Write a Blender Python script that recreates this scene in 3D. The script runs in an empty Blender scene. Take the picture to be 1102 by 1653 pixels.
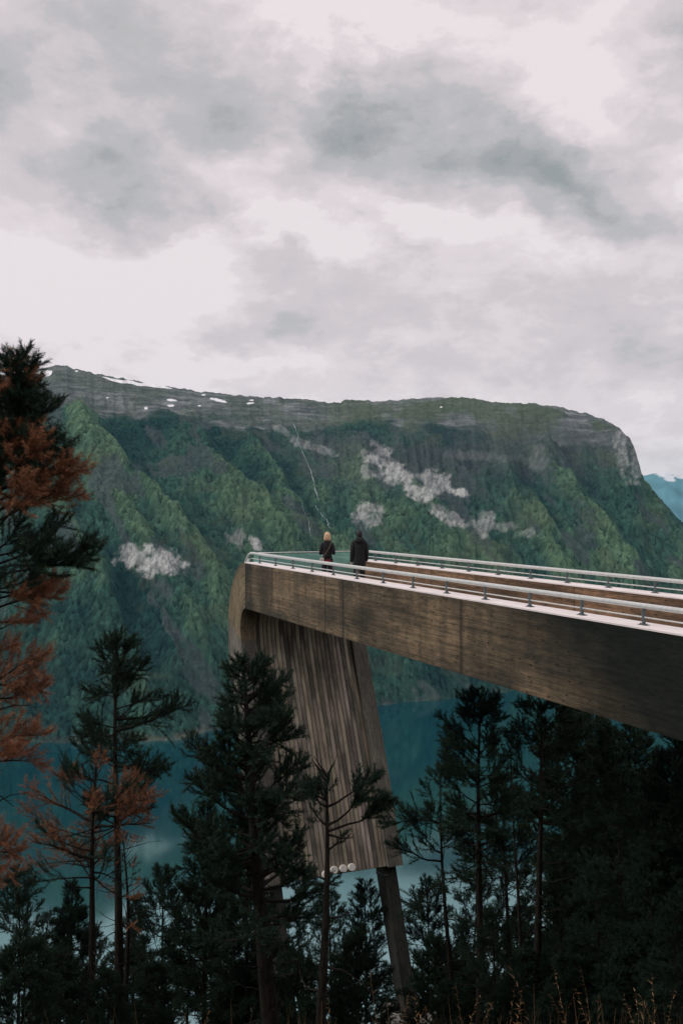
import bpy, math, random
import numpy as np
from mathutils import Vector, Matrix
R = math.radians
C = bpy.context.scene.collection
scn = bpy.context.scene

# ------------------------------------------------------------------ camera (origin = eye, z up)
F = 1653*35/36.0; CX = 551.0; HY = 819.0
cam_d = bpy.data.cameras.new('camera'); cam = bpy.data.objects.new('camera', cam_d); C.objects.link(cam)
cam_d.sensor_fit = 'VERTICAL'; cam_d.sensor_height = 36; cam_d.sensor_width = 24; cam_d.lens = 35
cam_d.shift_y = -(826.5-HY)/1653.0
cam_d.clip_start = 0.1; cam_d.clip_end = 60000
cam.location = (0, 0, 0); cam.rotation_euler = (R(90), 0, 0)
scn.camera = cam
scn.view_settings.view_transform = 'Standard'; scn.view_settings.look = 'None'
scn.view_settings.exposure = 0.0; scn.view_settings.gamma = 1.0
def at(x, y, Y): return Vector(((x-CX)/F*Y, Y, -(y-HY)/F*Y))

# ------------------------------------------------------------------ world: overcast sky
SUN_EL, SUN_AZ = R(42), R(-105)          # azimuth from +Y, negative = left
w = bpy.data.worlds.new('World'); scn.world = w; w.use_nodes = True
nt = w.node_tree; nt.nodes.clear()
def N(t, typ, **kw):
    n = t.nodes.new(typ)
    for k, v in kw.items(): setattr(n, k, v)
    return n
def mth(t, op, a, b=None, clamp=False):
    n = t.nodes.new('ShaderNodeMath'); n.operation = op; n.use_clamp = clamp
    for i, v in enumerate((a, b)):
        if v is None: continue
        if isinstance(v, (int, float)): n.inputs[i].default_value = v
        else: t.links.new(v, n.inputs[i])
    return n.outputs[0]
def ramp(t, fac, stops, interp='LINEAR'):
    n = t.nodes.new('ShaderNodeValToRGB'); cr = n.color_ramp; cr.interpolation = interp
    while len(cr.elements) > 1: cr.elements.remove(cr.elements[-1])
    for i, (p, c) in enumerate(stops):
        e = cr.elements[0] if i == 0 else cr.elements.new(p)
        e.position = p; e.color = (c[0], c[1], c[2], 1) if hasattr(c, '__len__') else (c, c, c, 1)
    t.links.new(fac, n.inputs[0]); return n.outputs[0]
def noise(t, vec, scale, detail=5, rough=.55, dist=0, out=0):
    n = t.nodes.new('ShaderNodeTexNoise'); n.inputs['Scale'].default_value = scale
    n.inputs['Detail'].default_value = detail; n.inputs['Roughness'].default_value = rough
    n.inputs['Distortion'].default_value = dist
    if vec is not None: t.links.new(vec, n.inputs['Vector'])
    return n.outputs[out]
def mixc(t, fac, a, b, mode='MIX'):
    n = t.nodes.new('ShaderNodeMix'); n.data_type = 'RGBA'; n.blend_type = mode
    for s, v in ((n.inputs[0], fac), (n.inputs[6], a), (n.inputs[7], b)):
        if isinstance(v, (int, float)): s.default_value = v
        elif isinstance(v, tuple): s.default_value = (v[0], v[1], v[2], 1)
        else: t.links.new(v, s)
    return n.outputs[2]

tc = N(nt, 'ShaderNodeTexCoord'); sep = N(nt, 'ShaderNodeSeparateXYZ'); nt.links.new(tc.outputs['Generated'], sep.inputs[0])
dx, dy, dz = sep.outputs
az = mth(nt, 'ARCTAN2', dx, dy); el = mth(nt, 'ARCSINE', dz)
comb = N(nt, 'ShaderNodeCombineXYZ'); nt.links.new(az, comb.inputs[0]); nt.links.new(el, comb.inputs[1])
# warped direction so that the cloud banks have ragged edges
mp0 = N(nt, 'ShaderNodeMapping'); nt.links.new(comb.outputs[0], mp0.inputs[0]); mp0.inputs['Scale'].default_value = (1, 1.7, 1)
wn = noise(nt, mp0.outputs[0], 5.0, 6, .6, 0, 1)
vs = N(nt, 'ShaderNodeVectorMath', operation='SUBTRACT'); nt.links.new(wn, vs.inputs[0]); vs.inputs[1].default_value = (.5, .5, .5)
vm = N(nt, 'ShaderNodeVectorMath', operation='MULTIPLY'); nt.links.new(vs.outputs[0], vm.inputs[0]); vm.inputs[1].default_value = (.22, .17, 0)
va = N(nt, 'ShaderNodeVectorMath', operation='ADD'); nt.links.new(vm.outputs[0], va.inputs[0]); nt.links.new(comb.outputs[0], va.inputs[1])
def cloudbank(px, py, rx, ry, rot, amt):
    a = math.atan((px-CX)/F); e = math.atan((HY-py)/F*math.cos(a))
    m = N(nt, 'ShaderNodeMapping'); m.vector_type = 'TEXTURE'
    m.inputs['Location'].default_value = (a, e, 0); m.inputs['Rotation'].default_value = (0, 0, R(rot))
    m.inputs['Scale'].default_value = (rx/F, ry/F, 1)
    nt.links.new(va.outputs[0], m.inputs[0])
    g = N(nt, 'ShaderNodeTexGradient', gradient_type='SPHERICAL'); nt.links.new(m.outputs[0], g.inputs[0])
    s = ramp(nt, g.outputs[1], [(0, 0.0), (.45, .42), (1, 1.0)], 'EASE')
    return mth(nt, 'MULTIPLY', s, amt)
banks = [(350, -60, 620, 120, 0, .2), (-60, 90, 420, 230, 0, .55), (330, 150, 330, 150, -18, .46), (560, 190, 300, 110, -12, .42), (760, 225, 340, 120, -10, .50),
         (930, 280, 230, 90, -20, .62), (1030, 330, 110, 50, -15, .35), (220, 290, 230, 90, -20, .52), (340, 350, 100, 50, -30, .2),
         (1130, 60, 130, 200, 10, .5), (800, 0, 200, 60, 0, .25), (470, 510, 250, 110, 5, .38), (930, 540, 420, 150, 0, .34),
         (1090, 590, 200, 70, 0, .2), (650, 420, 300, 80, 0, .12), (80, 470, 340, 110, 0, -.65), (480, 395, 170, 45, 0, -.35),
         (950, 110, 170, 80, 0, -.4), (520, 50, 250, 80, 0, -.4), (120, 190, 110, 80, 0, -.25), (430, 200, 70, 70, 0, -.3),
         (350, 590, 280, 50, 0, -.3), (700, 345, 200, 30, -8, -.25)]
tot = None
for b in banks:
    o = cloudbank(*b); tot = o if tot is None else mth(nt, 'ADD', tot, o)
# layered small-scale cloud texture on the cloud plane
zc = mth(nt, 'ADD', mth(nt, 'MAXIMUM', dz, 0.0), .22)
cp = N(nt, 'ShaderNodeCombineXYZ'); nt.links.new(mth(nt, 'DIVIDE', dx, zc), cp.inputs[0]); nt.links.new(mth(nt, 'DIVIDE', dy, zc), cp.inputs[1])
n1 = noise(nt, cp.outputs[0], 1.6, 8, .58, .6); n2 = noise(nt, mp0.outputs[0], 13.0, 10, .68, .15)
dens = mth(nt, 'ADD', tot, mth(nt, 'ADD', mth(nt, 'MULTIPLY', mth(nt, 'SUBTRACT', n1, .5), .85), mth(nt, 'MULTIPLY', mth(nt, 'SUBTRACT', n2, .5), .95)))
dens = mth(nt, 'ADD', dens, .10)
ccol = ramp(nt, dens, [(0, (.89, .81, .825)), (.14, (.80, .72, .74)), (.33, (.69, .625, .645)), (.60, (.54, .525, .535)), (.9, (.395, .405, .415)), (1, (.34, .36, .37))], 'EASE')
sky = N(nt, 'ShaderNodeTexSky'); sky.sky_type = 'NISHITA'; sky.sun_disc = False; sky.sun_elevation = SUN_EL; sky.sun_rotation = SUN_AZ
sk = mixc(nt, 1.0, sky.outputs[0], (.08, .08, .08), 'MULTIPLY')
fin = mixc(nt, .93, sk, ccol)
gnd = mixc(nt, mth(nt, 'MULTIPLY', mth(nt, 'ADD', dz, .03), 30, True), (.06, .08, .08), fin)
bg = N(nt, 'ShaderNodeBackground'); nt.links.new(gnd, bg.inputs[0]); bg.inputs[1].default_value = 1.0
wo = N(nt, 'ShaderNodeOutputWorld'); nt.links.new(bg.outputs[0], wo.inputs[0])

sun_d = bpy.data.lights.new('sun', 'SUN'); sun_d.energy = 1.2; sun_d.angle = R(16); sun_d.color = (1, .95, .88)
sun = bpy.data.objects.new('sun', sun_d); C.objects.link(sun)
sdir = Vector((math.sin(SUN_AZ)*math.cos(SUN_EL), math.cos(SUN_AZ)*math.cos(SUN_EL), math.sin(SUN_EL)))
sun.rotation_euler = sdir.to_track_quat('Z', 'Y').to_euler(); sun.location = (0, 0, 50)

# ------------------------------------------------------------------ helpers
def link_mesh(name, me, mat=None, parent=None, smooth=False):
    if mat is not None: me.materials.append(mat)
    if smooth: me.polygons.foreach_set('use_smooth', [True]*len(me.polygons))
    o = bpy.data.objects.new(name, me); C.objects.link(o)
    if parent is not None: o.parent = parent
    return o
def np_mesh(name, V, Fc, uv=None, col=None):
    """V (n,3); Fc list of arrays, each (m,k) of vertex indices; uv per vertex; col per vertex"""
    me = bpy.data.meshes.new(name)
    V = np.asarray(V, np.float32); me.vertices.add(len(V)); me.vertices.foreach_set('co', V.ravel())
    Fc = [np.asarray(f, np.int32) for f in Fc if len(f)]
    li = np.concatenate([f.ravel() for f in Fc]); tot = np.concatenate([np.full(len(f), f.shape[1], np.int32) for f in Fc])
    st = np.concatenate([[0], np.cumsum(tot)[:-1]]).astype(np.int32)
    me.loops.add(len(li)); me.loops.foreach_set('vertex_index', li)
    me.polygons.add(len(tot)); me.polygons.foreach_set('loop_start', st); me.polygons.foreach_set('loop_total', tot)
    if uv is not None:
        l = me.uv_layers.new(name='UVMap'); l.data.foreach_set('uv', np.asarray(uv, np.float32)[li].ravel())
    if col is not None:
        a = me.color_attributes.new(name='tint', type='FLOAT_COLOR', domain='POINT')
        c = np.ones((len(V), 4), np.float32); c[:, :3] = col; a.data.foreach_set('color', c.ravel())
    me.update(calc_edges=True); me.validate(); return me
def tag(o, label=None, cat=None, group=None, kind=None):
    if label: o['label'] = label
    if cat: o['category'] = cat
    if group: o['group'] = group
    if kind: o['kind'] = kind
    return o
def empty(name, loc=(0, 0, 0)):
    o = bpy.data.objects.new(name, None); C.objects.link(o); o.location = loc; o.empty_display_size = .3; return o
class MB:
    def __init__(s): s.v = []; s.f = []; s.uv = []; s.c = []
    def add(s, vs, fs, uvs=None, col=(1, 1, 1)):
        b = len(s.v); s.v += [tuple(v) for v in vs]; s.f += [tuple(i+b for i in f) for f in fs]
        s.uv += uvs if uvs else [(v[0], v[2]) for v in vs]; s.c += [col]*len(vs)
    def box(s, c, size, M=None, col=(1, 1, 1)):
        vs = []
        for k in (-.5, .5):
            for j in (-.5, .5):
                for i in (-.5, .5):
                    p = Vector((i*size[0], j*size[1], k*size[2]))
                    if M is not None: p = M @ p
                    vs.append(p+Vector(c))
        s.add(vs, [(0, 2, 3, 1), (4, 5, 7, 6), (0, 1, 5, 4), (2, 6, 7, 3), (0, 4, 6, 2), (1, 3, 7, 5)], None, col)
    def tube(s, pts, rad, n=8, cap=True, col=(1, 1, 1)):
        pts = [Vector(p) for p in pts]; m = len(pts)
        if not hasattr(rad, '__len__'): rad = [rad]*m
        vs = []; uvs = []; L = 0; up = None
        for i, p in enumerate(pts):
            d = (pts[min(i+1, m-1)]-pts[max(i-1, 0)]).normalized()
            if up is None: up = Vector((0, 0, 1)) if abs(d.z) < .9 else Vector((1, 0, 0))
            a = d.cross(up).normalized(); b = a.cross(d).normalized(); up = b
            if i: L += (p-pts[i-1]).length
            ra = rad[i] if hasattr(rad[i], '__len__') else (rad[i], rad[i])
            for k in range(n):
                t = 2*math.pi*k/n; vs.append(p+a*math.cos(t)*ra[0]+b*math.sin(t)*ra[1]); uvs.append((L, k/n))
        fs = [(i*n+k, i*n+(k+1) % n, (i+1)*n+(k+1) % n, (i+1)*n+k) for i in range(m-1) for k in range(n)]
        if cap: fs += [tuple(range(n-1, -1, -1)), tuple((m-1)*n+k for k in range(n))]
        s.add(vs, fs, uvs, col)
    def loft(s, rings, cap=True, col=(1, 1, 1)):
        n = len(rings[0]); m = len(rings)
        vs = [p for r in rings for p in r]
        fs = [(i*n+k, i*n+(k+1) % n, (i+1)*n+(k+1) % n, (i+1)*n+k) for i in range(m-1) for k in range(n)]
        if cap: fs += [tuple(range(n-1, -1, -1)), tuple((m-1)*n+k for k in range(n))]
        s.add(vs, fs, None, col)
    def build(s, name, mat, parent=None, smooth=False, bevel=0):
        me = bpy.data.meshes.new(name); me.from_pydata(s.v, [], s.f)
        l = me.uv_layers.new(name='UVMap')
        for lp in me.loops: l.data[lp.index].uv = s.uv[lp.vertex_index]
        a = me.color_attributes.new(name='tint', type='FLOAT_COLOR', domain='POINT')
        for i, c in enumerate(s.c): a.data[i].color = (c[0], c[1], c[2], 1)
        o = link_mesh(name, me, mat, parent, smooth)
        if bevel:
            m = o.modifiers.new('bevel', 'BEVEL'); m.width = bevel; m.segments = 2; m.limit_method = 'ANGLE'
        return o

# lattice noise in numpy
def _h(ix, iy, seed):
    n = (ix.astype(np.int64)*374761393 + iy.astype(np.int64)*668265263 + seed*982451653) & 0xffffffff
    n = ((n ^ (n >> 13))*1274126177) & 0xffffffff
    n = ((n ^ (n >> 16))*2246822519) & 0xffffffff
    return ((n ^ (n >> 15)) & 0xffffff)/float(0xffffff)
def vn(x, y, seed=0):
    ix = np.floor(x); iy = np.floor(y); fx = x-ix; fy = y-iy; ix = ix.astype(np.int64); iy = iy.astype(np.int64)
    fx = fx*fx*fx*(fx*(fx*6-15)+10); fy = fy*fy*fy*(fy*(fy*6-15)+10)
    return (_h(ix, iy, seed)*(1-fx)+_h(ix+1, iy, seed)*fx)*(1-fy)+(_h(ix, iy+1, seed)*(1-fx)+_h(ix+1, iy+1, seed)*fx)*fy
def fbm(x, y, seed=0, o=5, g=.5):
    s = 0; a = 1; t = 0
    for i in range(o): s = s+a*vn(x*2**i+i*17.3, y*2**i-i*9.1, seed+i); t += a; a *= g
    return s/t
def ridged(x, y, seed=0, o=4, g=.5):
    s = 0; a = 1; t = 0
    for i in range(o): s = s+a*(1-np.abs(2*vn(x*2**i+i*7.7, y*2**i+i*3.1, seed+i)-1)); t += a; a *= g
    return s/t
def sm(a, b, x): t = np.clip((x-a)/(b-a), 0, 1); return t*t*(3-2*t)

# ------------------------------------------------------------------ materials
def mat(name):
    m = bpy.data.materials.new(name); m.use_nodes = True; t = m.node_tree
    b = t.nodes['Principled BSDF']; return m, t, b
def bump(t, b, h, strength=.3, dist=.02):
    n = N(t, 'ShaderNodeBump'); n.inputs['Strength'].default_value = strength; n.inputs['Distance'].default_value = dist
    t.links.new(h, n.inputs['Height']); t.links.new(n.outputs[0], b.inputs['Normal'])
def simple(name, col, rough=.7, metal=0, var=.25, scale=8, bmp=0):
    m, t, b = mat(name); tcn = N(t, 'ShaderNodeTexCoord'); n = noise(t, tcn.outputs['Object'], scale, 6, .6)
    c = ramp(t, n, [(.25, tuple(x*(1-var) for x in col)), (.75, tuple(min(1, x*(1+var)) for x in col))])
    t.links.new(c, b.inputs['Base Color']); b.inputs['Roughness'].default_value = rough; b.inputs['Metallic'].default_value = metal
    if bmp: bump(t, b, n, bmp)
    return m
def mapuv(t, scale, loc=(0, 0, 0)):
    tcn = N(t, 'ShaderNodeTexCoord'); m = N(t, 'ShaderNodeMapping'); t.links.new(tcn.outputs['UV'], m.inputs[0])
    m.inputs['Scale'].default_value = scale; m.inputs['Location'].default_value = loc; return m.outputs[0]
def beam_material(name, lo, hi, dark, joints=(), knots=True, drip=.55, end_shade=False):
    """glue-laminated timber: uv = (metres along, metres across)"""
    m, t, b = mat(name)
    grain = noise(t, mapuv(t, (.9, 42, 1)), 1.0, 6, .65, .3)
    lam = noise(t, mapuv(t, (.22, 13, 1), (4, 2, 0)), 1.0, 3, .6)
    big = noise(t, mapuv(t, (.35, .9, 1), (1, 7, 0)), 1.0, 5, .55)
    c = ramp(t, mth(t, 'ADD', mth(t, 'MULTIPLY', grain, .55), mth(t, 'MULTIPLY', lam, .45)), [(.3, lo), (.72, hi)])
    st = ramp(t, big, [(.40, .0), (.60, 1.0)])
    dr = noise(t, mapuv(t, (2.6, .35, 1), (3, 3, 0)), 1.0, 5, .6)
    drm = ramp(t, dr, [(.45, .0), (.7, 1.0)])
    c = mixc(t, mth(t, 'MULTIPLY', st, .75), c, dark)
    c = mixc(t, mth(t, 'MULTIPLY', drm, drip), c, dark)
    # lamella joints and end joints as fine dark lines
    br = N(t, 'ShaderNodeTexBrick'); t.links.new(mapuv(t, (1, 1, 1)), br.inputs['Vector'])
    br.inputs['Scale'].default_value = 1; br.inputs['Brick Width'].default_value = 1.9; br.inputs['Row Height'].default_value = .098
    br.inputs['Mortar Size'].default_value = .004; br.inputs['Mortar Smooth'].default_value = .4; br.inputs['Bias'].default_value = 0
    br.inputs['Color1'].default_value = (.82, .82, .82, 1); br.inputs['Color2'].default_value = (1.15, 1.12, 1.08, 1); br.inputs['Mortar'].default_value = (.3, .3, .3, 1)
    c = mixc(t, .8, c, br.outputs[0], 'MULTIPLY')
    if knots:
        v = N(t, 'ShaderNodeTexVoronoi'); t.links.new(mapuv(t, (4.2, 9, 1)), v.inputs['Vector']); v.inputs['Scale'].default_value = 1
        kn = ramp(t, v.outputs['Distance'], [(.0, .25), (.13, .35), (.2, 1.0)])
        c = mixc(t, .85, c, kn, 'MULTIPLY')
    tcn = N(t, 'ShaderNodeTexCoord'); sx = N(t, 'ShaderNodeSeparateXYZ'); t.links.new(tcn.outputs['UV'], sx.inputs[0])
    for (j, wd) in joints:
        wob = mth(t, 'MULTIPLY', mth(t, 'SUBTRACT', dr, .5), wd*1.5)
        d = mth(t, 'ABSOLUTE', mth(t, 'ADD', mth(t, 'SUBTRACT', sx.outputs[0], j), wob))
        k = ramp(t, mth(t, 'DIVIDE', d, wd), [(0, 1.0), (1, 0.0)])
        c = mixc(t, mth(t, 'MULTIPLY', k, .8 if wd < .5 else .62), c, (.02, .022, .020))
    if end_shade:   # shade of the wooded slope painted into the timber towards the landward end
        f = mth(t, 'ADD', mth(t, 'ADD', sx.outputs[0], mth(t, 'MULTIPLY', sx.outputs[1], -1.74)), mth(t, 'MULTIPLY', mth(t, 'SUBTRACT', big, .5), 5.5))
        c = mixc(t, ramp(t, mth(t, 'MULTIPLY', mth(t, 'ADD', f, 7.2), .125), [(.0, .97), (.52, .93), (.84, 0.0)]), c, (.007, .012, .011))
    fine = noise(t, mapuv(t, (3.2, 15, 1), (2, 9, 0)), 1.0, 7, .72, .4)
    c = mixc(t, 1.0, c, ramp(t, fine, [(.32, (.52, .58, .58)), (.5, (.98, .98, .98)), (.68, (1.45, 1.38, 1.3))]), 'MULTIPLY')
    c = mixc(t, 1.0, c, (.96, 1.0, .98), 'MULTIPLY')
    t.links.new(c, b.inputs['Base Color']); b.inputs['Roughness'].default_value = .85
    b.inputs['Specular IOR Level'].default_value = .2
    bump(t, b, grain, .35, .01)
    return m
M_beam = beam_material('weathered_laminated_timber', (.070, .054, .038), (.37, .262, .170), (.026, .029, .026), joints=((5.5, .11), (6.6, .05), (12.9, .9), (11.2, 1.0), (.0, .10)), end_shade=True)
M_curve = beam_material('curved_laminated_timber', (.13, .105, .070), (.33, .255, .165), (.08, .066, .048), drip=.3)
M_inner = beam_material('inner_wall_timber', (.11, .068, .045), (.42, .255, .165), (.07, .048, .036), drip=.35, joints=((-2, .02), (1.6, .03), (8, .03)))
M_leg = beam_material('grey_leg_timber', (.12, .112, .10), (.26, .235, .205), (.09, .083, .075), knots=False, drip=.4)
M_low = beam_material('dark_lower_leg_timber', (.045, .045, .042), (.10, .10, .095), (.03, .032, .03), knots=False, drip=.4)
def slat_material():
    m, t, b = mat('slat_boards')
    at_ = N(t, 'ShaderNodeVertexColor'); at_.layer_name = 'tint'
    grain = noise(t, mapuv(t, (60, 1.2, 1)), 1.0, 5, .6, .2)
    c = ramp(t, grain, [(.3, (.24, .205, .165)), (.7, (.48, .41, .335))])
    # long pale and dark weather tongues that run down single boards (uv.x is stepped per board)
    tcn = N(t, 'ShaderNodeTexCoord'); sx = N(t, 'ShaderNodeSeparateXYZ'); t.links.new(tcn.outputs['UV'], sx.inputs[0])
    st = mth(t, 'MULTIPLY', mth(t, 'FLOOR', mth(t, 'DIVIDE', sx.outputs[0], .1332)), .1332)
    cb = N(t, 'ShaderNodeCombineXYZ'); t.links.new(mth(t, 'ADD', st, mth(t, 'MULTIPLY', sx.outputs[0], .35)), cb.inputs[0]); t.links.new(mth(t, 'MULTIPLY', sx.outputs[1], .33), cb.inputs[1])
    wth = noise(t, cb.outputs[0], 1.3, 4, .55)
    c = mixc(t, mth(t, 'MULTIPLY', ramp(t, wth, [(.46, 0.0), (.58, 1.0)]), .80), c, (.085, .077, .070))
    c = mixc(t, mth(t, 'MULTIPLY', ramp(t, wth, [(.30, 1.0), (.44, 0.0)]), .6), c, (.70, .62, .52))
    v = N(t, 'ShaderNodeTexVoronoi'); t.links.new(mapuv(t, (9, 2.2, 1)), v.inputs['Vector'])
    c = mixc(t, .7, c, ramp(t, v.outputs['Distance'], [(0, .3), (.1, .4), (.16, 1.0)]), 'MULTIPLY')
    c = mixc(t, 1.0, c, at_.outputs[0], 'MULTIPLY'); c = mixc(t, 1.0, c, (.96, 1.0, .98), 'MULTIPLY')
    t.links.new(c, b.inputs['Base Color']); b.inputs['Roughness'].default_value = .8; b.inputs['Specular IOR Level'].default_value = .2
    bump(t, b, grain, .3, .006); return m
M_slat = slat_material()
M_cap = simple('pale_parapet_cap', (.86, .79, .78), .7, 0, .13, 1.6, .1)
M_steel = simple('galvanised_steel', (.62, .64, .62), .42, .3, .18, 14, .05)
M_post = simple('painted_steel_post', (.12, .145, .15), .5, .5, .2, 20)
M_darkst = simple('dark_steel', (.03, .035, .035), .5, .6, .3, 20)
M_conc = simple('cast_concrete', (.30, .29, .27), .9, 0, .2, 4, .2)
M_asph = simple('deck_boards', (.13, .09, .065), .85, 0, .25, 6, .2)
M_void = simple('dark_backing', (.02, .018, .016), .95)
M_disc = simple('white_enamel', (.82, .80, .74), .5, 0, .05, 3)
def glass_material():
    m, t, b = mat('green_tinted_glass')
    b.inputs['Base Color'].default_value = (.74, .92, .87, 1); b.inputs['Roughness'].default_value = .0
    tr = N(t, 'ShaderNodeBsdfTransparent'); tr.inputs[0].default_value = (.86, .99, .96, 1)
    gl = N(t, 'ShaderNodeBsdfGlossy'); gl.inputs['Roughness'].default_value = .03; gl.inputs[0].default_value = (.9, 1, .98, 1)
    df = N(t, 'ShaderNodeBsdfDiffuse'); df.inputs[0].default_value = (.36, .66, .60, 1)
    mx = N(t, 'ShaderNodeMixShader'); mx.inputs[0].default_value = .08; t.links.new(tr.outputs[0], mx.inputs[1]); t.links.new(gl.outputs[0], mx.inputs[2])
    m2 = N(t, 'ShaderNodeMixShader'); m2.inputs[0].default_value = .38; t.links.new(mx.outputs[0], m2.inputs[1]); t.links.new(df.outputs[0], m2.inputs[2])
    t.links.new(m2.outputs[0], t.nodes['Material Output'].inputs[0]); return m
M_glass = glass_material()
def foliage_material(name):
    m, t, b = mat(name)
    a = N(t, 'ShaderNodeVertexColor'); a.layer_name = 'tint'
    oi = N(t, 'ShaderNodeObjectInfo')
    k = mth(t, 'ADD', mth(t, 'MULTIPLY', oi.outputs['Random'], .35), .82)
    hs = N(t, 'ShaderNodeHueSaturation'); t.links.new(a.outputs[0], hs.inputs['Color']); t.links.new(k, hs.inputs['Value'])
    t.links.new(hs.outputs[0], b.inputs['Base Color']); b.inputs['Roughness'].default_value = .65; b.inputs['Specular IOR Level'].default_value = .12
    return m
M_fol = foliage_material('pine_needles'); M_dead = foliage_material('dead_pine_needles')
def bark_material(name, lo, hi):
    m, t, b = mat(name); tcn = N(t, 'ShaderNodeTexCoord'); mp = N(t, 'ShaderNodeMapping'); t.links.new(tcn.outputs['Object'], mp.inputs[0]); mp.inputs['Scale'].default_value = (9, 9, 2.2)
    n = noise(t, mp.outputs[0], 2.2, 7, .7, .5)
    t.links.new(ramp(t, n, [(.35, lo), (.68, hi)]), b.inputs['Base Color']); b.inputs['Roughness'].default_value = .95; b.inputs['Specular IOR Level'].default_value = .1
    bump(t, b, n, .7, .03); return m
M_bark = bark_material('pine_bark', (.009, .009, .008), (.042, .036, .030))

# ------------------------------------------------------------------ far side of the fjord
WZ = -640.0
xs = np.concatenate([np.linspace(-420, 0, 120, endpoint=False), np.linspace(0, 985, 800, endpoint=False), np.linspace(985, 1060, 130, endpoint=False), np.linspace(1060, 1110, 40, endpoint=False), np.linspace(1110, 1600, 110)])
cr_x = [-420, -150, 0, 60, 78, 92, 108, 122, 140, 165, 200, 250, 300, 350, 400, 440, 480, 505, 530, 549, 556, 575, 600, 620, 650, 680, 720, 745, 780, 810, 850, 880, 910, 940, 965, 985, 1000, 1012, 1022, 1030, 1035, 1040, 1055, 1080, 1102, 1300, 1600]
cr_y = [640, 610, 606, 598, 592, 589, 590, 596, 600, 605, 611, 621, 629, 635, 640, 642, 643, 646, 650, 652, 646, 645, 648, 648, 645, 643, 642, 643, 647, 651, 652, 655, 660, 667, 675, 683, 692, 706, 723, 746, 770, 791, 809, 831, 848, 960, 1060]
sh_x = [-420, 0, 150, 250, 300, 335, 450, 620, 700, 770, 850, 1102, 1600]
sh_y = [1215, 1199, 1198, 1195, 1193, 1183, 1160, 1137, 1131, 1120, 1114, 1102, 1085]
K = (xs-CX)/F
Yc = np.interp(xs, [-420, 100, 500, 900, 1000, 1040, 1102, 1600], [4700, 4750, 5000, 4950, 4800, 4500, 4350, 4200])
yc = np.interp(xs, cr_x, cr_y) + (vn(xs/9., xs*0, 3)-.5)*3 + (vn(xs/3.1, xs*0, 5)-.5)*1.3
Zc = (HY-yc)/F*Yc
Ys = -WZ*F/(np.interp(xs, sh_x, sh_y)-HY) + (fbm(xs/40., xs*0, 8)-.5)*70
us = np.concatenate([np.linspace(-.03, 0, 6, endpoint=False), np.linspace(0, 1, 720), np.linspace(1.01, 1.6, 40)])
U, KK = np.meshgrid(us, K, indexing='ij'); XP = np.broadcast_to(xs, U.shape)
YcG = np.broadcast_to(Yc, U.shape); YsG = np.broadcast_to(Ys, U.shape); ZcG = np.broadcast_to(Zc, U.shape)
uc = np.clip(U, 0, 1)
Y = YsG+(YcG-YsG)*U
# steep lower walls, easing to the plateau; the right-hand headland is steeper at its brow
pw = np.interp(XP, [0, 500, 900, 1100], [1.25, 1.35, 1.6, 1.7])
g = 1-(1-uc)**pw
Z = WZ+(ZcG-WZ)*g
Z = np.where(U > 1, ZcG-(U-1)*900*(.25+U-1), Z); Z = np.where(U < 0, WZ+U*900, Z)
PY = HY-F*Z/Y; PX = XP.copy()            # where the smooth face stands before relief is added
def seg_dist(px, py, pts):
    """signed distance (left/below +) to a polyline and parameter"""
    best = np.full(px.shape, 1e9); sg = np.zeros(px.shape); tt = np.zeros(px.shape); n = len(pts)-1
    for i in range(n):
        ax, ay = pts[i]; bx, by = pts[i+1]; ex, ey = bx-ax, by-ay; L2 = ex*ex+ey*ey
        t = np.clip(((px-ax)*ex+(py-ay)*ey)/L2, 0, 1); qx = px-ax-t*ex; qy = py-ay-t*ey; d = np.hypot(qx, qy)
        s = np.sign(ex*(py-ay)-ey*(px-ax)); k = d < best
        best = np.where(k, d, best); sg = np.where(k, s, sg); tt = np.where(k, (i+t)/n, tt)
    return best, sg, tt
spurs = [([(95, 660), (150, 740), (215, 800), (290, 885), (345, 960), (372, 1060), (400, 1140)], 105, 70, 32),
         ([(290, 690), (350, 770), (420, 840), (455, 885), (480, 950)], 70, 45, 20),
         ([(380, 700), (430, 760), (455, 810), (480, 870), (520, 940)], 60, 30, 22),
         ([(170, 800), (200, 870), (270, 960), (320, 1050), (340, 1150)], 45, 45, 30),
         ([(60, 780), (110, 880), (160, 960), (210, 1060), (240, 1150)], 60, 60, 35),
         ([(560, 700), (600, 790), (640, 800), (720, 850), (790, 920), (850, 1000), (900, 1080)], 85, 60, 28),
         ([(770, 740), (820, 790), (850, 840), (880, 900), (930, 980), (980, 1050)], 80, 45, 26),
         ([(880, 720), (900, 790), (960, 870), (1010, 930), (1070, 1000)], 85, 45, 30),
         ([(985, 700), (1010, 780), (1060, 850), (1120, 920), (1200, 1000)], 60, 50, 40),
         ([(500, 850), (560, 930), (620, 1000), (680, 1070)], 60, 50, 28),
         ([(380, 930), (450, 1010), (540, 1080), (600, 1120)], 45, 50, 30)]
taper = sm(0, .10, uc)*sm(1.0, .78, uc)
dZ = np.zeros(U.shape); gully = np.zeros(U.shape)
wx = PX+(fbm(PX/35., PY/35., 21, 4)-.5)*34; wy = PY+(fbm(PX/35., PY/35., 31, 4)-.5)*34
for pts, A, wl, wr in spurs:
    d, s, t = seg_dist(wx, wy, pts); env = sm(0, .12, t)*(1-.55*sm(.8, 1, t))
    left = s > 0
    prof = np.where(left, np.exp(-(d/wl)**1.3), np.exp(-(d/wr)**1.1))
    dZ += 1.12*A*prof*env
    gully += np.where(left, 0, np.exp(-((d-wr*1.1)/(wr*.8))**2))*env
dZ -= np.clip(gully, 0, 1.2)*26
WX = KK*Y; c1 = WX+.55*Y; c2 = Y-.25*WX
wob = (fbm(WX/420., Y/420., 77, 4)-.5)*260
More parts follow.
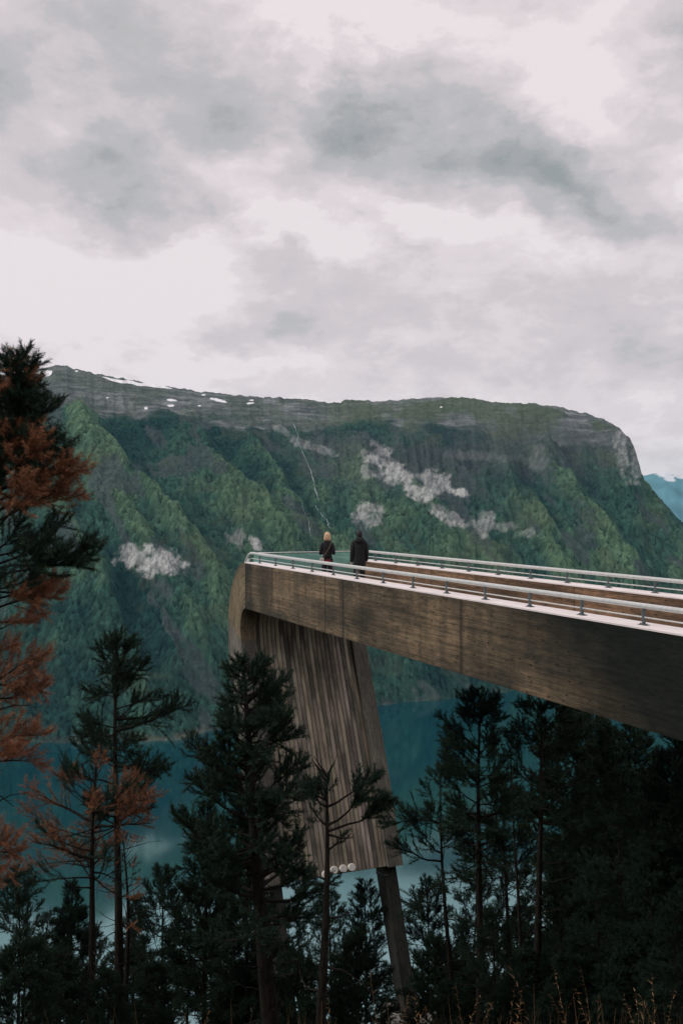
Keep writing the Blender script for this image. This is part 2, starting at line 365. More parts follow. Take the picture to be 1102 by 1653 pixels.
dZ += (ridged((c1+wob)/330., c2/1500., 11, 5, .55)-.55)*140*np.clip(1.3-uc, 0, 1)
dZ += (ridged((c1+wob*.6)/95., (c2)/420., 15, 4, .55)-.55)*36
dZ += (fbm(WX/60., Y/60., 19, 4)-.5)*22
# ledges in the cliffs
cl = np.exp(-(((PX-880)/190.)**2+((PY-745)/45.)**2))+np.exp(-(((PX-660)/120.)**2+((PY-770)/45.)**2))+.6*np.exp(-(((PX-520)/80.)**2+((PY-725)/25.)**2))
dZ += cl*(ridged(WX/70., Y/300., 5, 4)-.5)*60
Zr = Z+dZ*taper
Zr += (1-sm(.75, .95, 1-uc+.0)*1.0)*0
top = sm(.8, 1, uc)*(U <= 1)
Zr += top*(ridged(WX/300., Y/55., 41, 4)-.5)*12*sm(1.0, .97, uc)
# canopy of the mountain forest: a rounded crown in every jittered 13 m cell
ytl = np.interp(PX, [0, 80, 200, 300, 400, 500, 600, 740, 850, 1000, 1100], [650, 655, 668, 680, 690, 690, 680, 694, 712, 745, 820])
forest = sm(-8, 14, PY-ytl+(fbm(WX/150., Y/150., 51, 4)-.5)*50)
cell = 11.5; gx = WX/cell; gy = Y/cell; ix = np.floor(gx).astype(np.int64); iy = np.floor(gy).astype(np.int64)
can = np.zeros(U.shape); idv = np.zeros(U.shape)
for ox in (-1, 0, 1):
    for oy in (-1, 0, 1):
        jx = ix+ox; jy = iy+oy
        px_ = jx+.5+(_h(jx, jy, 1)-.5)*.8; py_ = jy+.5+(_h(jx, jy, 2)-.5)*.8; r = .45+.5*_h(jx, jy, 3); hgt = .45+.75*_h(jx, jy, 4)
        v = hgt*np.sqrt(np.clip(1-((gx-px_)**2+(gy-py_)**2)/r**2, 0, 1)); k = v > can
        can = np.where(k, v, can); idv = np.where(k, _h(jx, jy, 6), idv)
fringe = forest*sm(-.001, .01, U)
Zr += can*8.5*fringe*sm(0, .35, fbm(WX/90., Y/90., 61, 3)+.05)
PYf = HY-F*Zr/Y; PY = np.where(uc > .015, PYf, PY)
# colours (albedo, with some light and shade painted in)
def C3(*c): return np.array(c)[None, None, :]
VZ = Zr*1.15+Y*.12
n_a = fbm(WX/110., VZ/110., 71, 5)[..., None]; n_b = fbm(WX/14., VZ/14., 72, 5, .65)[..., None]; n_c = fbm(WX/380., VZ/300., 73, 4)[..., None]
deep = C3(.011, .034, .030); mid = C3(.029, .069, .049); light = C3(.070, .118, .066)
# woods lightened on spur backs, darkened in gullies: relief shading in the colour
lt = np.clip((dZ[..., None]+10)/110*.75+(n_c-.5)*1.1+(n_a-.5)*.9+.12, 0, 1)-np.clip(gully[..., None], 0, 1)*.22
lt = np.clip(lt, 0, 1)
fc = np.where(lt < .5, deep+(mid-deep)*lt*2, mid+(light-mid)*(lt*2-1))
fc = 1.14*fc*(.62+.75*idv[..., None])*(.55+.9*n_b)*np.where(can[..., None] > .18, 1, .45)  # gaps between crowns darkened in the colour as painted shade
# rock and heath
str_ = fbm(WX/110.+VZ/90., VZ/16.-WX/260., 81, 5, .6)[..., None]
ver = fbm(WX/9., Y/240., 83, 4)[..., None]
rock = C3(.078, .088, .092)+(C3(.235, .25, .25)-C3(.078, .088, .092))*sm(.30, .78, str_*.7+n_b*.3)
heath = C3(.062, .080, .058)*(.6+.8*n_b)
alp = rock*(1-sm(.42, .62, n_a)*.55)+heath*sm(.42, .62, n_a)*.55
streak = sm(.60, .74, fbm(WX/90., VZ/9.+WX/200., 85, 5)[..., None]); alp = alp+C3(.15, .155, .155)*streak*.42
gre = sm(.36, .6, n_c+(n_a-.5)*.6)*(.25+.75*sm(480, 600, PX)[..., None]); alp = alp*(1-gre*.75)+C3(.075, .10, .055)*(.5+n_b)*gre*.75
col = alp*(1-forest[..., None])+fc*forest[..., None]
steep = np.clip(cl*1.25*(.2+1.6*fbm(WX/75., Y/75., 91, 4)), 0, .9)[..., None]
col = col*(1-steep*.8)+C3(.060, .066, .068)*(.55+1.1*ver)*steep*.8
# bare scree scars and dark rock outcrops
sc = (sm(.60, .68, fbm((WX+.6*VZ)/90., (VZ-.6*WX)/260., 95, 5))*forest)[..., None]*.75
col = col*(1-sc)+C3(.060, .074, .074)*(.5+1.1*n_b)*sc
ol = (sm(.63, .72, fbm(WX/130., VZ/110., 97, 5))*forest)[..., None]*.28; col = col*(1-ol)+C3(.085, .105, .06)*ol
def ell(cx, cy, rx, ry, rot=0):
    a = R(rot); dx_ = (PX-cx)*math.cos(a)+(PY-cy)*math.sin(a); dy_ = -(PX-cx)*math.sin(a)+(PY-cy)*math.cos(a)
    return (dx_/rx)**2+(dy_/ry)**2
pale_n = fbm(PX/15., PY/13., 101, 6, .62)
pale = np.zeros(U.shape)
for e in [(612, 742, 30, 22, 20, 1), (635, 762, 42, 22, 30, 1), (665, 785, 36, 15, 35, 1), (700, 775, 30, 16, 10, .7), (690, 795, 24, 9, 20, .8), (742, 796, 16, 8, 20, 1), (730, 838, 40, 11, 32, .9), (705, 822, 20, 10, 20, .8),
          (780, 845, 18, 24, 0, .62), (815, 850, 20, 8, 0, .4), (852, 862, 22, 9, 0, .4), (592, 832, 26, 22, 0, .75), (243, 905, 54, 24, 8, 1), (215, 893, 20, 18, 0, .8), (413, 880, 8, 18, -30, .9), (380, 868, 16, 16, 0, .35), (1003, 728, 12, 50, -8, .45), (1024, 748, 8, 34, -8, .5), (480, 712, 18, 9, 30, .4), (455, 695, 20, 6, 30, .35), (512, 722, 34, 8, 20, .35), (590, 760, 8, 14, 0, .4), (760, 735, 60, 8, 5, .14), (870, 745, 14, 26, 0, .2)]:
    pale = np.maximum(pale, e[5]*sm(1.25, .15, ell(*e[:5])+(pale_n-.5)*3.6))
crack = sm(.35, .6, fbm(PX/4.5+PY/14, PY/8.-PX/20, 105, 5, .6))[..., None]
col = col*(1-pale[..., None]*.94)+C3(.46, .47, .455)*(.58+.5*crack)*pale[..., None]*.94
snow = np.zeros(U.shape); sn = vn(PX/5., PY/2., 111)
sd, _, st_ = seg_dist(PX, PY-(vn(PX/14., PX*0, 113)-.5)*2, [(166, 609), (195, 615.5), (240, 621.5), (278, 627.5)])
snow = np.maximum(snow, sd < (2.6*np.sin(np.pi*np.clip(st_, .02, 1))**.5))
for e in [(72, 603, 13, 5, -8), (277, 646, 8, 1.9, 6), (276, 655, 5.5, 2, 0), (236, 659, 3.2, 1.8, 0), (353, 646, 13, 2.2, 14), (345, 644, 5, 1.5, 0), (404, 651, 5.5, 1.6, -5), (406, 646, 4, 1.2, 0), (322, 655, 3.2, 1.1, 0), (329, 637.5, 3.2, 1, 0), (174, 642, 2.2, 1, 0), (712, 657, 2, 1, 0), (124, 599, 2.5, 1.2, 0)]:
    snow = np.maximum(snow, ell(*e)+(sn-.5)*.7 < 1)
snow = (snow*(U < 1))[..., None]; col = col*(1-snow)+C3(.86, .87, .88)*snow
shore = sm(.010, .003, uc)[..., None]*sm(.35, .6, fbm(WX/60., Y/60., 121, 3))[..., None]; shore = shore*np.where((PX > 215) & (PX < 330), .45, .12)[..., None]; col = col*(1-shore)+C3(.20, .19, .15)*shore
col = np.clip(col, .004, .9)
nu, nx = U.shape
V = np.stack([KK*Y, Y, Zr], -1).reshape(-1, 3)
ii = (np.arange(nu-1)[:, None]*nx+np.arange(nx-1)[None, :]).ravel()
Fq = np.stack([ii, ii+1, ii+nx+1, ii+nx], -1)
def terrain_material(name, bs=.4):
    m, t, b = mat(name); a = N(t, 'ShaderNodeVertexColor'); a.layer_name = 'tint'
    tcn = N(t, 'ShaderNodeTexCoord'); n = noise(t, tcn.outputs['Object'], .16, 5, .7)
    k = ramp(t, n, [(.3, .55), (.7, 1.4)]); c = mixc(t, .7, a.outputs[0], k, 'MULTIPLY')
    t.links.new(c, b.inputs['Base Color']); b.inputs['Roughness'].default_value = .95; b.inputs['Specular IOR Level'].default_value = .05
    bump(t, b, n, bs, 3.0); return m
M_mtn = terrain_material('wooded_mountain_side')
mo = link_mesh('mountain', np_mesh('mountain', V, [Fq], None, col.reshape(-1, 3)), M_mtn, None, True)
tag(mo, 'broad green mountain with a grey snow-flecked plateau across the fjord', 'mountain', None, 'structure')

# waterfalls draped on that face
M_fall = simple('falling_white_water', (.28, .33, .34), .6, 0, .1, .02)
PXr = HY-F*Zr/Y
def waterfall(pts, width, label):
    vs = []; fs = []; n = 0; P = []
    tot_ = 46
    seg = np.linspace(0, len(pts)-1, tot_)
    for j, s_ in enumerate(seg):
        px = np.interp(s_, range(len(pts)), [p[0] for p in pts])+math.sin(j*.9)*.5; py = np.interp(s_, range(len(pts)), [p[1] for p in pts])
        ci = int(np.argmin(np.abs(xs-px))); colpy = PXr[6:726, ci]; run = np.minimum.accumulate(colpy)
        ri = int(np.argmax(run <= py))+6
        P.append(Vector((K[ci]*Y[ri, ci], Y[ri, ci]-9, Zr[ri, ci]+7)))
    for j, p in enumerate(P):
        wv = width*(.35+1.3*random.Random(j*7+len(pts)).random()**1.5)*(.7+.5*j/tot_)
        vs += [p+Vector((-wv/2, 0, 0)), p+Vector((0, -wv*.4, wv*.1)), p+Vector((wv/2, 0, 0))]
    for j in range(tot_-1):
        for q in (0, 1): a = j*3+q; fs.append((a, a+1, a+4, a+3))
    mb = MB(); mb.add(vs, fs); o = mb.build('waterfall', M_fall, None, True)
    tag(o, label, 'waterfall', 'waterfalls on the mountain across the fjord')
waterfall([(474, 688), (481, 705), (480, 716), (489, 735), (497, 752), (504, 770), (508, 790), (514, 812)], 3.0, 'tallest white waterfall, zigzagging down the upper dark gully of the mountain')
waterfall([(508, 818), (514, 828), (522, 838), (529, 845), (531, 855)], 2.4, 'short slanting waterfall seen just above the blonde person on the platform')
waterfall([(487, 815), (492, 832), (498, 845), (501, 870)], 1.8, 'faint waterfall lower left of the tallest one, running down between green spurs')

# hazy mountain far down the fjord
dxs = np.linspace(820, 1500, 260); dk = (dxs-CX)/F; du = np.linspace(0, 1.4, 90)
dyc = np.interp(dxs, [820, 1030, 1045, 1060, 1075, 1090, 1102, 1200, 1500], [720, 770, 766, 764, 762, 764, 768, 735, 700])+(vn(dxs/9, dxs*0, 9)-.5)*2.5
DU, DK = np.meshgrid(du, dk, indexing='ij'); dY = 13500+DU*3500; DX = DK*dY
dZc = np.broadcast_to((HY-dyc)/F*17000, DU.shape); dZ_ = WZ+(dZc-WZ)*np.clip(DU, 0, 1)**.9-np.clip(DU-1, 0, 1)*3000
rel = (ridged(DX/900, dY/1800, 3, 5)-.5)*220; dZ_ = dZ_+rel*np.sin(np.pi*np.clip(DU, 0, 1))
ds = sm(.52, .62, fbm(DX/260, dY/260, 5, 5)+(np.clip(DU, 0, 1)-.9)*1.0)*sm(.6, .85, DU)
dc = C3(.12, .27, .31)*(.6+.8*fbm(DX/500, dY/500, 8, 4)[..., None]); dc = dc*(1-ds[..., None])+C3(.8, .82, .85)*ds[..., None]  # blue of the haze painted into the slope colour
nu2, nx2 = DU.shape; ii = (np.arange(nu2-1)[:, None]*nx2+np.arange(nx2-1)[None, :]).ravel()
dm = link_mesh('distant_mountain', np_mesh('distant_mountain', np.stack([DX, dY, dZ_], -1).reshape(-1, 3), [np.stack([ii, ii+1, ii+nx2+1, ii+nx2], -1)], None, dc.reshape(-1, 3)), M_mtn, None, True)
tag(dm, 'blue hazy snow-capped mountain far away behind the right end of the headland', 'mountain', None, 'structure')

# water
def water_material():
    m, t, b = mat('fjord_water')
    tcn = N(t, 'ShaderNodeTexCoord'); n = noise(t, tcn.outputs['Object'], .03, 6, .6)
    t.links.new(ramp(t, noise(t, tcn.outputs['Object'], .0012, 3), [(.3, (.0002, .040, .062)), (.7, (.0004, .052, .078))]), b.inputs['Base Color'])
    b.inputs['Roughness'].default_value = .5; b.inputs['Specular IOR Level'].default_value = 0
    g = N(t, 'ShaderNodeBsdfGlossy'); g.inputs[0].default_value = (.56, .84, .83, 1); g.inputs['Roughness'].default_value = .08
    bp = N(t, 'ShaderNodeBump'); bp.inputs['Strength'].default_value = .10; bp.inputs['Distance'].default_value = .3; t.links.new(n, bp.inputs['Height']); t.links.new(bp.outputs[0], g.inputs['Normal'])
    mx = N(t, 'ShaderNodeMixShader'); mx.inputs[0].default_value = .58; t.links.new(b.outputs[0], mx.inputs[1]); t.links.new(g.outputs[0], mx.inputs[2])
    t.links.new(mx.outputs[0], t.nodes['Material Output'].inputs[0]); return m
mb = MB(); mb.add([(-16000, -500, WZ), (16000, -500, WZ), (16000, 26000, WZ), (-16000, 26000, WZ)], [(0, 1, 2, 3)])
tag(mb.build('fjord_water', water_material()), 'dark teal fjord water', 'water', None, 'structure')

# ------------------------------------------------------------------ near hillside
def ground_z(x, y):
    base = np.interp(y, [-60, -10, 0, 4, 6.5, 28, 60, 940, 1200], [6, -.6, -1.65, -2.73, -3.56, -15.5, -37, -668, -860])
    hump = .25*np.clip((x-2)/8, 0, 1)*np.exp(-((y-3)/6.)**2)
    return base+hump
gxs = np.concatenate([np.linspace(-900, -40, 40, endpoint=False), np.linspace(-40, 40, 160, endpoint=False), np.linspace(40, 900, 41)])
gys = np.concatenate([np.linspace(-60, -4, 30, endpoint=False), np.linspace(-4, 60, 180, endpoint=False), np.linspace(60, 1200, 160)])
GX, GY = np.meshgrid(gxs, gys); GZ = ground_z(GX, GY)-(fbm(GX/2.2, GY/2.2, 3, 5))*.35-(fbm(GX/14, GY/14, 4, 4))*1.2*sm(8, 25, GY)-fbm(GX/60, GY/60, 6, 4)*14*sm(60, 150, GY)
ny, nxg = GX.shape; ii = (np.arange(ny-1)[:, None]*nxg+np.arange(nxg-1)[None, :]).ravel()
m, t, b = mat('forest_floor'); tcn = N(t, 'ShaderNodeTexCoord'); n = noise(t, tcn.outputs['Object'], 2.2, 8, .65)
t.links.new(ramp(t, n, [(.3, (.012, .016, .009)), (.5, (.03, .035, .016)), (.7, (.07, .055, .03))]), b.inputs['Base Color']); b.inputs['Roughness'].default_value = .95; bump(t, b, n, .8, .08)
tag(link_mesh('hillside_ground', np_mesh('hillside_ground', np.stack([GX, GY, GZ], -1).reshape(-1, 3), [np.stack([ii, ii+1, ii+nxg+1, ii+nxg], -1)]), m, None, True), 'steep wooded hillside ground', 'ground', None, 'structure')

# ------------------------------------------------------------------ viewing platform
P0 = Vector((2.41, 18.5, 0)); UD = Vector((-.3953, .9186, 0)); ND = Vector((.9186, .3953, 0))
def W(t, s, z): return P0+UD*t+ND*s+Vector((0, 0, z))
TOP, BOT, FLOOR = -1.70, -3.08, -2.44
T0, T1 = -17.0, 13.0
S_OUT0, S_IN0, S_IN1, S_OUT1 = -.22, .27, 3.49, 3.98
plat = empty('viewing_platform', W(10.5, 1.88, -15.3))
tag(plat, 'curved timber viewing platform cantilevered over the fjord on a slanting slatted leg', 'viewing platform')
def part(o):
    o.parent = plat; o.matrix_parent_inverse = Matrix.Translation(-Vector(plat.location)); return o
outer = [(13.0, TOP), (13.3, -1.715), (13.55, -1.78), (13.82, -1.92), (14.1, -2.15), (14.38, -2.50), (14.6, -2.92), (14.74, -3.35), (14.80, -3.85), (14.77, -4.35), (14.66, -4.9), (14.48, -5.5), (13.6, -7.6), (12.35, -10.73)]
inner = [(13.0, BOT), (13.15, -3.12), (13.28, -3.20), (13.38, -3.32), (13.45, -3.48), (13.48, -3.65), (13.47, -3.82), (13.42, -4.05), (13.36, -4.25), (13.26, -4.5), (13.08, -4.95), (12.85, -5.5), (12.0, -7.35), (10.66, -10.73)]
def resample(p, n):
    p = np.array(p); d = np.r_[0, np.cumsum(np.hypot(*np.diff(p, axis=0).T))]/1.0
    # parameter = index so that outer and inner stations stay paired
    q = np.linspace(0, len(p)-1, n); return np.stack([np.interp(q, range(len(p)), p[:, 0]), np.interp(q, range(len(p)), p[:, 1])], 1)
def smooth_pts(p, it=2):
    p = np.array(p, float)
    for _ in range(it): p[1:-1] = .25*p[:-2]+.5*p[1:-1]+.25*p[2:]
    return p
RO = smooth_pts(resample(outer, 66), 6); RI = smooth_pts(resample(inner, 66), 6)
def profile_solid(O, I, s0, s1, name, mtl, u0=0, nw=1):
    """solid between outer and inner contours, from s0 to s1; side uv = (arc length, depth)"""
    mb = MB(); n = len(O); mid_ = (np.array(O)+np.array(I))/2
    arc = u0+np.r_[0, np.cumsum(np.hypot(*np.diff(mid_, axis=0).T))]
    dep = np.hypot(*(np.array(O)-np.array(I)).T)
    for s in (s0, s1):
        vs = []; uvs = []
        for i in range(n):
            for q in (0, 1):
                c = O[i] if q == 0 else I[i]; vs.append(W(c[0], s, c[1])); uvs.append((arc[i], dep[i]*(1-q)-1.38))
        fs = [(2*i, 2*i+1, 2*i+3, 2*i+2) for i in range(n-1)]
        if s == s1: fs = [f[::-1] for f in fs]
        mb.add(vs, fs, uvs)
    for cc, fl in ((O, 1), (I, 0)):
        vs = []; uvs = []
        for i in range(n):
            for s in (s0, s1): vs.append(W(cc[i][0], s, cc[i][1])); uvs.append((arc[i], s))
        fs = [(2*i, 2*i+1, 2*i+3, 2*i+2) for i in range(n-1)]
        if not fl: fs = [f[::-1] for f in fs]
        mb.add(vs, fs, uvs)
    for i in (0, n-1):
        vs = [W(O[i][0], s0, O[i][1]), W(O[i][0], s1, O[i][1]), W(I[i][0], s1, I[i][1]), W(I[i][0], s0, I[i][1])]
        mb.add(vs, [(0, 3, 2, 1) if i == 0 else (0, 1, 2, 3)], [(0, 0), (.5, 0), (.5, 1), (0, 1)])
    return part(mb.build(name, mtl))
STR = [(t, TOP) for t in np.linspace(T0, T1, 31)]; STI = [(t, BOT) for t in np.linspace(T0, T1, 31)]
SKIN = .10
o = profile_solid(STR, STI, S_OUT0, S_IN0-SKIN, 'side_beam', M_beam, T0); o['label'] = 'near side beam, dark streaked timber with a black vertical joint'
profile_solid([(t, TOP-.003) for t, _ in STR], [(t, FLOOR-.3) for t, _ in STR], S_IN0-SKIN+.002, S_IN0, 'inner_lining', M_inner, T0+3)
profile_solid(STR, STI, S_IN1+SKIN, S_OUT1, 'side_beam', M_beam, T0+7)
profile_solid([(t, TOP-.003) for t, _ in STR], [(t, FLOOR-.3) for t, _ in STR], S_IN1, S_IN1+SKIN-.002, 'inner_lining', M_inner, T0)
nC = 38
profile_solid(RO[:nC], RI[:nC], S_OUT0-.003, S_IN0, 'curved_beam', M_curve, 0)['label'] = 'paler brown timber bend at the outer end'
profile_solid(RO[:nC], RI[:nC], S_IN1, S_OUT1+.003, 'curved_beam', M_curve, 5)
profile_solid(RO[nC-1:], RI[nC-1:], S_OUT0, S_IN0, 'leg_beam', M_leg, 0)
profile_solid(RO[nC-1:], RI[nC-1:], S_IN1, S_OUT1, 'leg_beam', M_leg, 9)
# backing and slats between the two leg beams, running on under the deck
def inset(I, O, d):
    I = np.array(I, float); O = np.array(O, float); v = O-I; return I+v/np.hypot(*v.T)[:, None]*d
path_i = [(t, FLOOR-.35) for t in np.linspace(-4, 12.3, 12)]
jn = inset(RI, RO, .12); j0 = 10
pi_ = smooth_pts(np.vstack([path_i, [(12.7, -2.81), (13.05, -2.9)], jn[j0:]]), 2)
pb = pi_+0
dd = np.gradient(pi_, axis=0); nn = np.stack([-dd[:, 1], dd[:, 0]], 1); nn /= np.hypot(*nn.T)[:, None]
if nn[-1][0] < 0: nn = -nn
profile_solid(pi_+nn*.16, pi_+nn*.05, S_IN0, S_IN1, 'panel_backing', M_void)
mb = MB(); NS = 24; wS = (S_IN1-S_IN0)/NS; rng = random.Random(5)
arc = np.r_[0, np.cumsum(np.hypot(*np.diff(pi_, axis=0).T))]
for i in range(NS):
    a = S_IN0+i*wS+.011; b_ = S_IN0+(i+1)*wS-.011; k = rng.uniform(.82, 1.15); off = rng.uniform(-.006, .006)
    cut = -1 if True else 0
    A_ = pi_-nn*off; B_ = pi_+nn*.04; n = len(A_)
    vs = []; uvs = []
    for j in range(n):
        for (c, s) in ((A_, a), (A_, b_), (B_, b_), (B_, a)):
            vs.append(W(c[j][0], s, c[j][1])); uvs.append((s, arc[j]+i*3.7))
    fs = [(4*j+q, 4*j+(q+1) % 4, 4*j+4+(q+1) % 4, 4*j+4+q) for j in range(n-1) for q in range(4)]
    fs += [(4*n-4, 4*n-3, 4*n-2, 4*n-1)]
    mb.add(vs, fs, uvs, (k, k*rng.uniform(.95, 1.02), k*rng.uniform(.9, 1.03)))
slats = part(mb.build('slat_panel', M_slat))
# outer skin and floor, outer nose
profile_solid([(t, FLOOR) for t in np.linspace(T0, 12.95, 20)], [(t, FLOOR-.2) for t in np.linspace(T0, 12.95, 20)], S_IN0+.002, S_IN1-.002, 'deck_floor', M_asph)
oi_ = inset(RO, RI, .03); oj = inset(RO, RI, .13)
profile_solid(oi_[8:], oj[8:], S_IN0+.002, S_IN1-.002, 'outer_cladding', M_curve)
# bottom steel channel with its bracket, three round white caps
mb = MB(); mb.box(W(11.6, 1.88, -10.78), (4.1, 1.2, .09), Matrix.Rotation(math.atan2(ND.y, ND.x), 3, 'Z'))
part(mb.build('bottom_channel', M_darkst))
mb = MB(); mb.tube([W(10.7, 3.1, -10.82), W(10.62, 3.3, -10.95), W(10.62, 3.45, -10.95)], .03)
part(mb.build('bracket', M_darkst))
fd = Vector((RI[-1][0]-RI[-8][0], 0, RI[-1][1]-RI[-8][1])).normalized()
fn = Vector((-fd.z, 0, fd.x)); fn = fn if fn.x < 0 else -fn
for s in (1.50, 1.77, 2.06, 2.33):
    h = .16; t_ = RI[-1][0]-fd.x*h; z_ = RI[-1][1]-fd.z*h
    if s == 1.50: z_ -= .09
    c = W(t_+fn.x*-.06, s, z_+fn.z*-.06); nv = (UD*fn.x+Vector((0, 0, fn.z))).normalized()
    mb = MB(); mb.tube([c-nv*.02, c+nv*.05, c+nv*.068], [.115, .115, .10], 20); mb.build('round_cap', M_disc, slats)
# legs down to the footings
dl = (RI[-1]-RI[-10]); dl = dl/abs(dl[1])
for s0 in (S_OUT0+.03, S_OUT1-.52):
    L = 4.0; zt = -10.72
    A = [(11.62, zt), (11.62+dl[0]*L, zt-L)]; B = [(10.98, zt), (11.05+dl[0]*L, zt-L)]
    lgo = profile_solid(A, B, s0, s0+.40, 'lower_leg', M_low)
    mb = MB(); mb.box(W(11.3+dl[0]*L, s0+.2, -15.2), (1.1, 1.7, 1.1), Matrix.Rotation(math.atan2(ND.y, ND.x), 3, 'Z'))
    mb.build('footing', M_conc, lgo, False, .03)
# parapet caps
for s0, s1 in ((S_OUT0-.012, S_IN0+.012), (S_IN1-.012, S_OUT1+.012)):
    ts = list(np.linspace(T0, T1+.02, 16)); O = [(t, TOP+.028) for t in ts]; I = [(t, TOP+.003) for t in ts]
    profile_solid(O, I, s0, s1, 'parapet_cap', M_cap)
    for j in range(6): pass
# handrails with posts
RZ = -1.40
def railing(s, off, label):
    r = empty('handrail', W(4, s, TOP)); tag(r, label, 'handrail')
    def rp(o): o.parent = r; o.matrix_parent_inverse = Matrix.Translation(-Vector(r.location)); return o
    bend = [(12.95, RZ), (13.12, RZ-.012), (13.28, RZ-.05), (13.42, RZ-.12), (13.55, RZ-.22), (13.68, RZ-.36), (13.80, RZ-.50)]
    mb = MB(); mb.tube([W(t, s, RZ) for t in np.linspace(T0, 12.6, 12)]+[W(t, s, z) for t, z in bend], .04, 14); rp(mb.build('top_rail', M_steel, None, True))
    b2 = [(12.95, RZ-.16), (13.12, RZ-.175), (13.26, RZ-.21), (13.36, RZ-.27)]
    mb = MB(); mb.tube([W(t, s, RZ-.16) for t in np.linspace(T0, 12.7, 12)]+[W(t, s, z) for t, z in b2], .011, 8); rp(mb.build('middle_rail', M_steel, None, True))
    k = 0; t = 12.27+off
    while t > T0+.2:
        mb = MB(); Mr = Matrix.Rotation(math.atan2(UD.y, UD.x), 3, 'Z')
        mb.box(W(t, s, (RZ+TOP+.03)/2-.01), (.036, .042, RZ-TOP-.05), Mr)
        po = rp(mb.build('post', M_post, None, False)); mb = MB()
        mb.box(W(t, s, TOP+.028+.006), (.17, .08, .010), Mr)
        for q in (-.065, .065): mb.tube([W(t+q, s, TOP+.035), W(t+q, s, TOP+.055)], .012, 6)
        mb.build('base_plate', M_post, po); t -= 1.418; k += 1
railing(0.0, 0, 'near galvanised steel handrail on the pale cap of the closer parapet')
railing(3.76, -.13, 'far galvanised steel handrail on the pale cap of the parapet behind the man')
# small steel end plate where the near handrail dives
mb = MB(); mb.box(W(13.42, 0, -1.66), (.30, .03, .16), Matrix.Rotation(math.atan2(UD.y, UD.x), 3, 'Z')); part(mb.build('end_plate', M_steel, None, False, .004))
# glass screen across the outer end
gs = empty('glass_screen', W(13, 1.88, FLOOR)); tag(gs, 'green tinted glass screen across the outer end of the platform', 'glass screen')
def gp(o): o.parent = gs; o.matrix_parent_inverse = Matrix.Translation(-Vector(gs.location)); return o
Mn = Matrix.Rotation(math.atan2(ND.y, ND.x), 3, 'Z')
for j in range(3):
    wd = (3.76-.1)/3; mb = MB(); mb.box(W(13.02, .05+wd*(j+.5), (RZ+FLOOR)/2-.01), (wd-.012, .017, RZ-FLOOR-.05), Mn); gp(mb.build('pane', M_glass))
mb = MB(); mb.tube([W(13.02, .03, RZ), W(13.02, 3.73, RZ)], .017, 10); gp(mb.build('top_rail', M_steel, None, True))
# platform's landward abutment
mb = MB(); mb.box(W(T0-.6, 1.88, -3.2), (4.3, 1.2, 2.4), Mn); part(mb.build('abutment', M_conc, None, False, .04))

# ------------------------------------------------------------------ people
M_skin = simple('skin', (.50, .32, .25), .6, 0, .08, 20)
M_blond = simple('blonde_hair', (.62, .42, .25), .6, 0, .5, 28, .5)
M_dhair = simple('dark_hair', (.012, .010, .010), .6, 0, .3, 60, .2)
M_black = simple('black_cloth', (.010, .011, .013), .9, 0, .4, 12, .2)
M_trou = simple('charcoal_trousers', (.014, .015, .019), .9, 0, .3, 12, .2)
M_cream = simple('cream_leather', (.62, .55, .50), .55, 0, .1, 10)
M_strap = simple('brown_strap', (.18, .13, .09), .6)
M_shoe = simple('dark_shoes', (.02, .018, .017), .6)
def plaid():
    m, t, b = mat('red_checked_cloth'); tcn = N(t, 'ShaderNodeTexCoord'); ch = N(t, 'ShaderNodeTexChecker'); t.links.new(tcn.outputs['Object'], ch.inputs[0])
    ch.inputs['Scale'].default_value = 22; ch.inputs[1].default_value = (.42, .02, .028, 1); ch.inputs[2].default_value = (.10, .008, .012, 1)
    t.links.new(ch.outputs[0], b.inputs['Base Color']); b.inputs['Roughness'].default_value = .9; return m
M_plaid = plaid()
def skin_body(name, joints, edges, mtl):
    me = bpy.data.meshes.new(name); me.from_pydata([j[0] for j in joints], edges, [])
    me.materials.append(mtl); o = bpy.data.objects.new(name, me); C.objects.link(o)
    md = o.modifiers.new('skin', 'SKIN'); md.use_smooth_shade = True
    for i, j in enumerate(joints):
        r = j[1]; me.skin_vertices[0].data[i].radius = r if hasattr(r, '__len__') else (r, r)
    me.skin_vertices[0].data[0].use_root = True
    s = o.modifiers.new('sub', 'SUBSURF'); s.levels = 1; s.render_levels = 2
    return o
def ring(cx, cy, z, rx, ry, n=24, fold=0, ph=0, tilt=0):
    out = []
    for k in range(n):
        a = 2*math.pi*k/n; f = 1+fold*math.sin(a*5+ph)+fold*.6*math.sin(a*9+ph*2)
        ca, sa = math.cos(a), math.sin(a); e = .85
        x = abs(ca)**e*math.copysign(1, ca)*rx*f; y = abs(sa)**e*math.copysign(1, sa)*ry*f
        out.append(Vector((cx+x, cy+y, z+tilt*x)))
    return out
